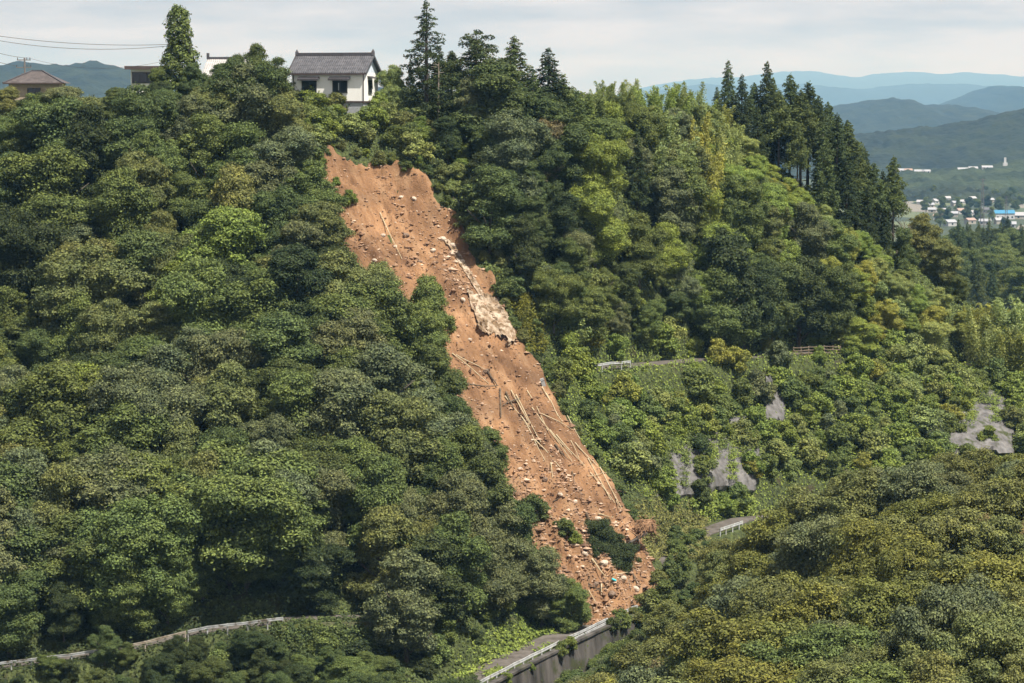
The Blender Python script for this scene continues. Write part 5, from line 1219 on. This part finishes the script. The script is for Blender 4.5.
for i, (px, py, h_, tone) in enumerate([(640, 622, 3.2, 'deep green'), (652, 606, 3.0, 'olive'), (662, 592, 2.8, 'mid green'), (628, 640, 3.4, 'mid green'), (660, 575, 2.0, 'olive')]):
    p = P(px, py, 296.5 + i * .8); zg = p.z - 1.2
    plant('shrub', p.x, p.y, h_, tone, 'shrub', 'shrub', 'hero', 'x', z=zg); TREES[-1]['wall'] = 'c'
for i, t in enumerate(sorted([t for t in TREES if t.get('wall') == 'c'], key=lambda t: t['px'])): tag(t['o'], '%s from left of the bushes at the buried end of retaining wall' % ordw[i], group='bushes at the wall end')

# ------------------------------------------------------------------ the valley beyond: floor, hills, woods, town
FLOOR = -92.0
def mat_fields():
    m = bpy.data.materials.new('valley_fields'); n, l = nodes_of(m)
    out = n.new('ShaderNodeOutputMaterial'); b = n.new('ShaderNodeBsdfPrincipled'); tc = n.new('ShaderNodeTexCoord'); mp = n.new('ShaderNodeMapping'); mp.inputs['Scale'].default_value = (.016, .006, 1)
    v = n.new('ShaderNodeTexVoronoi'); v.inputs['Scale'].default_value = 1.0; r = n.new('ShaderNodeValToRGB'); r.color_ramp.interpolation = 'CONSTANT'
    cs = [(.035, .05, .022), (.06, .08, .03), (.03, .045, .02), (.09, .11, .045), (.17, .155, .125), (.05, .075, .03)]
    r.color_ramp.elements[0].color = (*cs[0], 1); r.color_ramp.elements[1].position = .2; r.color_ramp.elements[1].color = (*cs[1], 1)
    for k in range(2, 6): e = r.color_ramp.elements.new(.16 * k + .08); e.color = (*cs[k], 1)
    l.new(tc.outputs['Object'], mp.inputs['Vector']); l.new(mp.outputs['Vector'], v.inputs['Vector']); l.new(v.outputs['Color'], r.inputs['Fac']); l.new(r.outputs['Color'], b.inputs['Base Color']); b.inputs['Roughness'].default_value = .95
    l.new(b.outputs['BSDF'], out.inputs['Surface']); return m
M['fields'] = mat_fields()
M['far_wood'] = mat_noise('far_woodland', (.007, .012, .007), (.024, .033, .014), .02, bump=6, bscale=.09, c2=(.038, .048, .02), scale2=.006, f2=.64)
M['orchard'] = mat_noise('light_orchard', (.012, .02, .008), (.042, .058, .022), .02, bump=6, bscale=.12)
tag(mesh_obj('valley_floor', [(-14000, -80, FLOOR), (14000, -80, FLOOR), (14000, 39000, FLOOR), (-14000, 39000, FLOOR)], [(0, 1, 2, 3)], M['fields']), 'flat valley floor with fields beyond the ridge', kind='structure')
def hill(ridge, Y, depth, label, mat=None, base=FLOOR - 3, nu=220, nv=44, bump=4.0, bs=14.0, spur=.22, name='hill'):
    mat = mat or M['far_wood']; xs = np.array([q[0] for q in ridge]); ys = np.array([q[1] for q in ridge], float)
    px = np.linspace(xs[0], xs[-1], nu); py = np.interp(px, xs, ys)
    for _ in range(6): py[1:-1] = (py[:-2] + 2 * py[1:-1] + py[2:]) / 4
    zr = np.array([P(a, b, Y).z for a, b in zip(px, py)]); X0 = (px - 512) / F * Y; v = np.linspace(-1, 1, nv)
    Vg = np.repeat(v[:, None], nu, 1); Xg = np.repeat(X0[None], nv, 0); Yg = Y + Vg * depth
    prof = (1 - np.abs(Vg) ** 1.5); H = (zr - base)[None]
    Z = base + H * prof + spur * H * fbm(Xg / (depth * .35), Yg / (depth * .8), 4) * (1 - prof) * prof * 3.2 + bump * fbm(Xg / bs, Yg / bs, 3) * (prof > .03)
    i = (np.arange(nv - 1)[:, None] * nu + np.arange(nu - 1)[None]).ravel()
    tag(mesh_obj(name, np.stack([Xg.ravel(), Yg.ravel(), Z.ravel()], 1), np.stack([i, i + 1, i + nu + 1, i + nu], 1), mat, smooth=True), label, kind='structure')
hill([(-120, 74), (-40, 70), (0, 66), (30, 61), (50, 66), (70, 65), (92, 60), (104, 63), (122, 68), (160, 74), (260, 82), (390, 88), (430, 90), (500, 98), (560, 108), (600, 118)], 4600, 900, 'blue wooded ridge behind the houses at upper left', bump=7, bs=22)
hill([(760, 150), (820, 142), (846, 137), (896, 130), (935, 127), (977, 120), (1024, 109), (1080, 98), (1180, 92)], 3900, 520, 'dark blue-green wooded hill behind the town', bump=6, bs=16, nu=300, nv=70)
hill([(780, 118), (829, 108), (860, 102), (885, 98), (900, 100), (913, 105), (935, 106), (952, 105), (985, 112), (1040, 118), (1100, 122)], 7200, 1300, 'middle blue hill with a rounded top', bump=8, bs=30)
hill([(900, 115), (930, 110), (954, 103), (970, 95), (985, 88), (999, 85), (1012, 87), (1024, 90), (1080, 84), (1150, 96)], 11500, 2000, 'farther blue hill at the right edge', bump=9, bs=45)
hill([(600, 100), (640, 88), (690, 79), (740, 77), (776, 72), (810, 71), (851, 78), (879, 73), (913, 72), (940, 75), (957, 72), (990, 74), (1024, 77), (1100, 70), (1200, 80)], 31000, 5000, 'pale far mountain range on the horizon', bump=14, bs=90)
hill([(560, 104), (660, 90), (700, 84), (740, 86), (800, 84), (860, 90), (900, 84), (960, 84), (1010, 89), (1100, 84)], 21000, 3500, 'pale mountains in front of the far range', bump=12, bs=70)
hill([(850, 180), (880, 174), (900, 171), (930, 172), (960, 170), (985, 168), (1010, 164), (1050, 158), (1120, 160)], 3050, 420, 'low wooded rise with light orchards above the town', mat=M['orchard'], bump=6, bs=12, nu=160)
hill([(880, 200), (905, 194), (940, 189), (965, 188), (1000, 196), (1030, 206)], 2700, 160, 'band of dark woods above the town roofs', bump=7, bs=10, nu=140)
hill([(840, 330), (900, 296), (940, 272), (970, 262), (1000, 260), (1030, 258), (1090, 262), (1180, 280)], 900, 260, 'wooded knoll just beyond the right ridge', bump=2, bs=20)

def far_tree(px, py, Y, h_, tone, key, label, group):
    p = P(px, py, Y); plant(key, p.x, Y, h_, tone, 'distant_tree', 'tree', 'far', label, group, z=p.z); tag(TREES[-1]['o'], label, group=group)
rows = [(960, 254, 264, 13), (925, 256, 268, 13), (890, 262, 274, 13), (850, 270, 282, 13), (810, 280, 292, 12), (770, 290, 302, 12), (730, 302, 314, 12)]
for j, (Y, y0, y1, h_) in enumerate(rows):
    xs = np.arange(938 + 5 * (j % 2), 1052, 11.0); k_ = 0
    for px in xs:
        px = px + random.uniform(-4, 4)
        far_tree(px, random.uniform(y0, y1) + max(0, 962 - px) * .55, Y + random.uniform(-20, 20), random.uniform(.85, 1.2) * h_, random.choice(['dark green', 'deep green', 'deep green', 'mid green']), random.choice(['broad', 'cedar', 'broad']),
                 '%s tree from the left in the %s row on the distant knoll' % (ordw[k_], ['rearmost', 'second rearmost', 'third rearmost', 'middle', 'fifth rearmost', 'sixth rearmost', 'nearest'][j]), 'trees on the distant knoll'); k_ += 1

# the town: small houses on the valley floor
WALLS = [flat_mat('town_wall_%s' % n, c) for n, c in (('white', (.38, .38, .37)), ('cream', (.32, .30, .26)), ('grey', (.45, .46, .47)))]
ROOFS = [flat_mat('town_roof_%s' % n, c, .5) for n, c in (('grey', (.30, .31, .33)), ('pale', (.33, .33, .34)), ('brown', (.30, .22, .18)), ('blue', (.05, .20, .34)), ('dark', (.12, .12, .13)))]
def town_house(px, py, w, d, h_, wall, roof, label, flat=False, rz=0.0, z=None):
    Y = (FLOOR) / ((P(px, py, 1000).z) / 1000) if z is None else z
    p = P(px, py, Y); t = empty('town_house', (p.x, p.y, p.z - (0 if z is None else .5)), rz); tag(t, label, 'house', 'houses of the valley town')
    MB().box(-w / 2, w / 2, -d / 2, d / 2, -4, h_).build('wall', WALLS[wall], t)
    r = MB(); o = .5; rr = h_ + (.4 if flat else min(3.2, d * .28))
    if flat: r.box(-w / 2 - o, w / 2 + o, -d / 2 - o, d / 2 + o, h_ + .01, rr)
    else: r.add([(-w / 2 - o, -d / 2 - o, h_ - .2), (w / 2 + o, -d / 2 - o, h_ - .2), (w / 2 + o, 0, rr), (-w / 2 - o, 0, rr), (-w / 2 - o, d / 2 + o, h_ - .2), (w / 2 + o, d / 2 + o, h_ - .2)], [(0, 1, 2, 3), (3, 2, 5, 4), (0, 3, 4), (1, 5, 2), (0, 4, 5, 1)])
    r.build('roof', ROOFS[roof], t)
    for k in range(max(1, int(w / 4))):
        x = -w / 2 + (k + .5) * w / max(1, int(w / 4)); MB().box(x - .7, x + .7, -d / 2 - .06, -d / 2 - .01, 1.0, 2.4).build('window', M['glass'], t)
TH = [(921, 205, 10, 8, 5, 0, 1), (929, 208, 12, 8, 5, 1, 0), (937, 204, 12, 9, 5, 0, 1), (946, 202, 11, 9, 6, 0, 1), (955, 206, 9, 8, 5, 1, 0), (963, 204, 13, 8, 4, 0, 1), (972, 202, 9, 8, 6, 0, 1), (981, 199, 12, 8, 6, 0, 1), (990, 203, 9, 8, 5, 1, 0), (944, 214, 11, 9, 5, 0, 1), (953, 217, 11, 8, 5, 1, 0), (962, 214, 12, 9, 5, 0, 2), (974, 216, 11, 8, 5, 0, 1), (985, 213, 10, 8, 5, 1, 4),
      (938, 220, 10, 8, 5, 0, 2), (995, 216, 14, 10, 4, 0, 0), (1018, 219, 22, 12, 5, 1, 1), (950, 226, 11, 9, 5, 0, 0), (970, 224, 10, 8, 5, 1, 2), (985, 225, 12, 8, 5, 0, 0), (1000, 224, 11, 9, 5, 1, 1), (932, 213, 9, 8, 5, 1, 0), (1010, 228, 12, 9, 5, 0, 0)]
for i, q in enumerate(sorted(TH)): town_house(q[0], q[1], q[2] * .72, q[3] * .75, q[4] * .66, *q[5:], '%s house from the left in the valley town, %s roof' % (ordw[i], ['grey', 'pale', 'brown', 'blue', 'dark'][q[6]]), rz=random.uniform(-.5, .5))
for k_, (px, py) in enumerate([(926, 212), (934, 199), (942, 210), (950, 198), (958, 211), (967, 220), (969, 209), (978, 208), (979, 222), (988, 208), (992, 220), (1000, 212), (1008, 206), (1015, 210), (1022, 205), (948, 221), (960, 199), (996, 199), (985, 196), (1012, 199), (940, 227), (1004, 232)]):
    far_tree(px, py, FLOOR / (P(px, py, 1000).z / 1000), random.uniform(8, 15), random.choice(['dark green', 'deep green', 'mid green']), 'broad', '%s of the single trees between the town houses, in reading order' % ordw[k_], 'trees among the town houses')
town_house(1004, 219, 16, 9, 5, 2, 3, 'long building with bright blue roof in the town')
for i, (px, py, w, rf) in enumerate([(899, 172, 11, 1), (908, 172, 9, 2), (919, 173, 11, 1), (926, 173, 9, 0), (963, 171, 12, 1), (973, 170, 10, 0), (987, 169, 12, 1)]):
    town_house(px, py, w, 7, 2.6, 2, [0, 0, 2, 2, 4][rf], '%s building from the left in the far row under the wooded hill' % ordw[i], z=3040)
# tall structures rising out of the town
def tower(px, y0, y1, Y, w, mat, name, label):
    a = P(px, y0, Y); h_ = P(px, y1, Y).z - a.z; m = MB()
    for sx in (-1, 1):
        for sy in (-1, 1): m.tube([(sx * w, sy * w, -3), (sx * w * .25, sy * w * .25, h_)], [w * .12, w * .06], 4)
    for k in range(9):
        f0, f1 = k / 9, (k + 1) / 9; w0, w1 = w * (1 - .75 * f0), w * (1 - .75 * f1)
        for sx, sy in ((1, 0), (-1, 0), (0, 1), (0, -1)):
            u = Vector((sx, sy, 0)); q = Vector((-sy, sx, 0)); m.tube([(u - q) * w0 + Vector((0, 0, h_ * f0)), (u + q) * w1 + Vector((0, 0, h_ * f1))], w * .05, 4)
    for f in (.78, .88, .97): m.beam((-w * 1.6, 0, h_ * f), (w * 1.6, 0, h_ * f), w * .15, w * .15)
    o = m.build(name, mat, loc=tuple(a)); tag(o, label, 'tower')
tower(982, 232, 178, 1950, 1.6, M['pole'], 'pylon', 'thin lattice pylon rising in the middle of the town')
tower(1006, 226, 196, 2000, 1.2, M['pole'], 'pylon', 'shorter lattice pylon right of the tall one')
a = P(1005, 167, 3060); m = MB(); m.box(-2.5, 2.5, -2.5, 2.5, -5, 5); m.box(-1.2, 1.2, -1.2, 1.2, 5, 11)
m.build('white_tower', WALLS[2], loc=tuple(a)); tag(bpy.data.objects['white_tower'], 'small pale stepped tower on the wooded rise at right', 'tower')

# ------------------------------------------------------------------ haze in the air
hm = bpy.data.materials.new('haze'); n, l = nodes_of(hm); out = n.new('ShaderNodeOutputMaterial'); pv = n.new('ShaderNodeVolumePrincipled')
pv.inputs['Color'].default_value = (.27, .60, 1.0, 1); pv.inputs['Absorption Color'].default_value = (1, 1, 1, 1); pv.inputs['Density'].default_value = 6.6e-5; pv.inputs['Anisotropy'].default_value = 0.1
l.new(pv.outputs['Volume'], out.inputs['Volume'])
m = MB(); m.box(-14500, 14500, -150, 39500, FLOOR - 60, 680); tag(m.build('haze', hm), 'pale blue haze filling the air over the valley', kind='stuff')
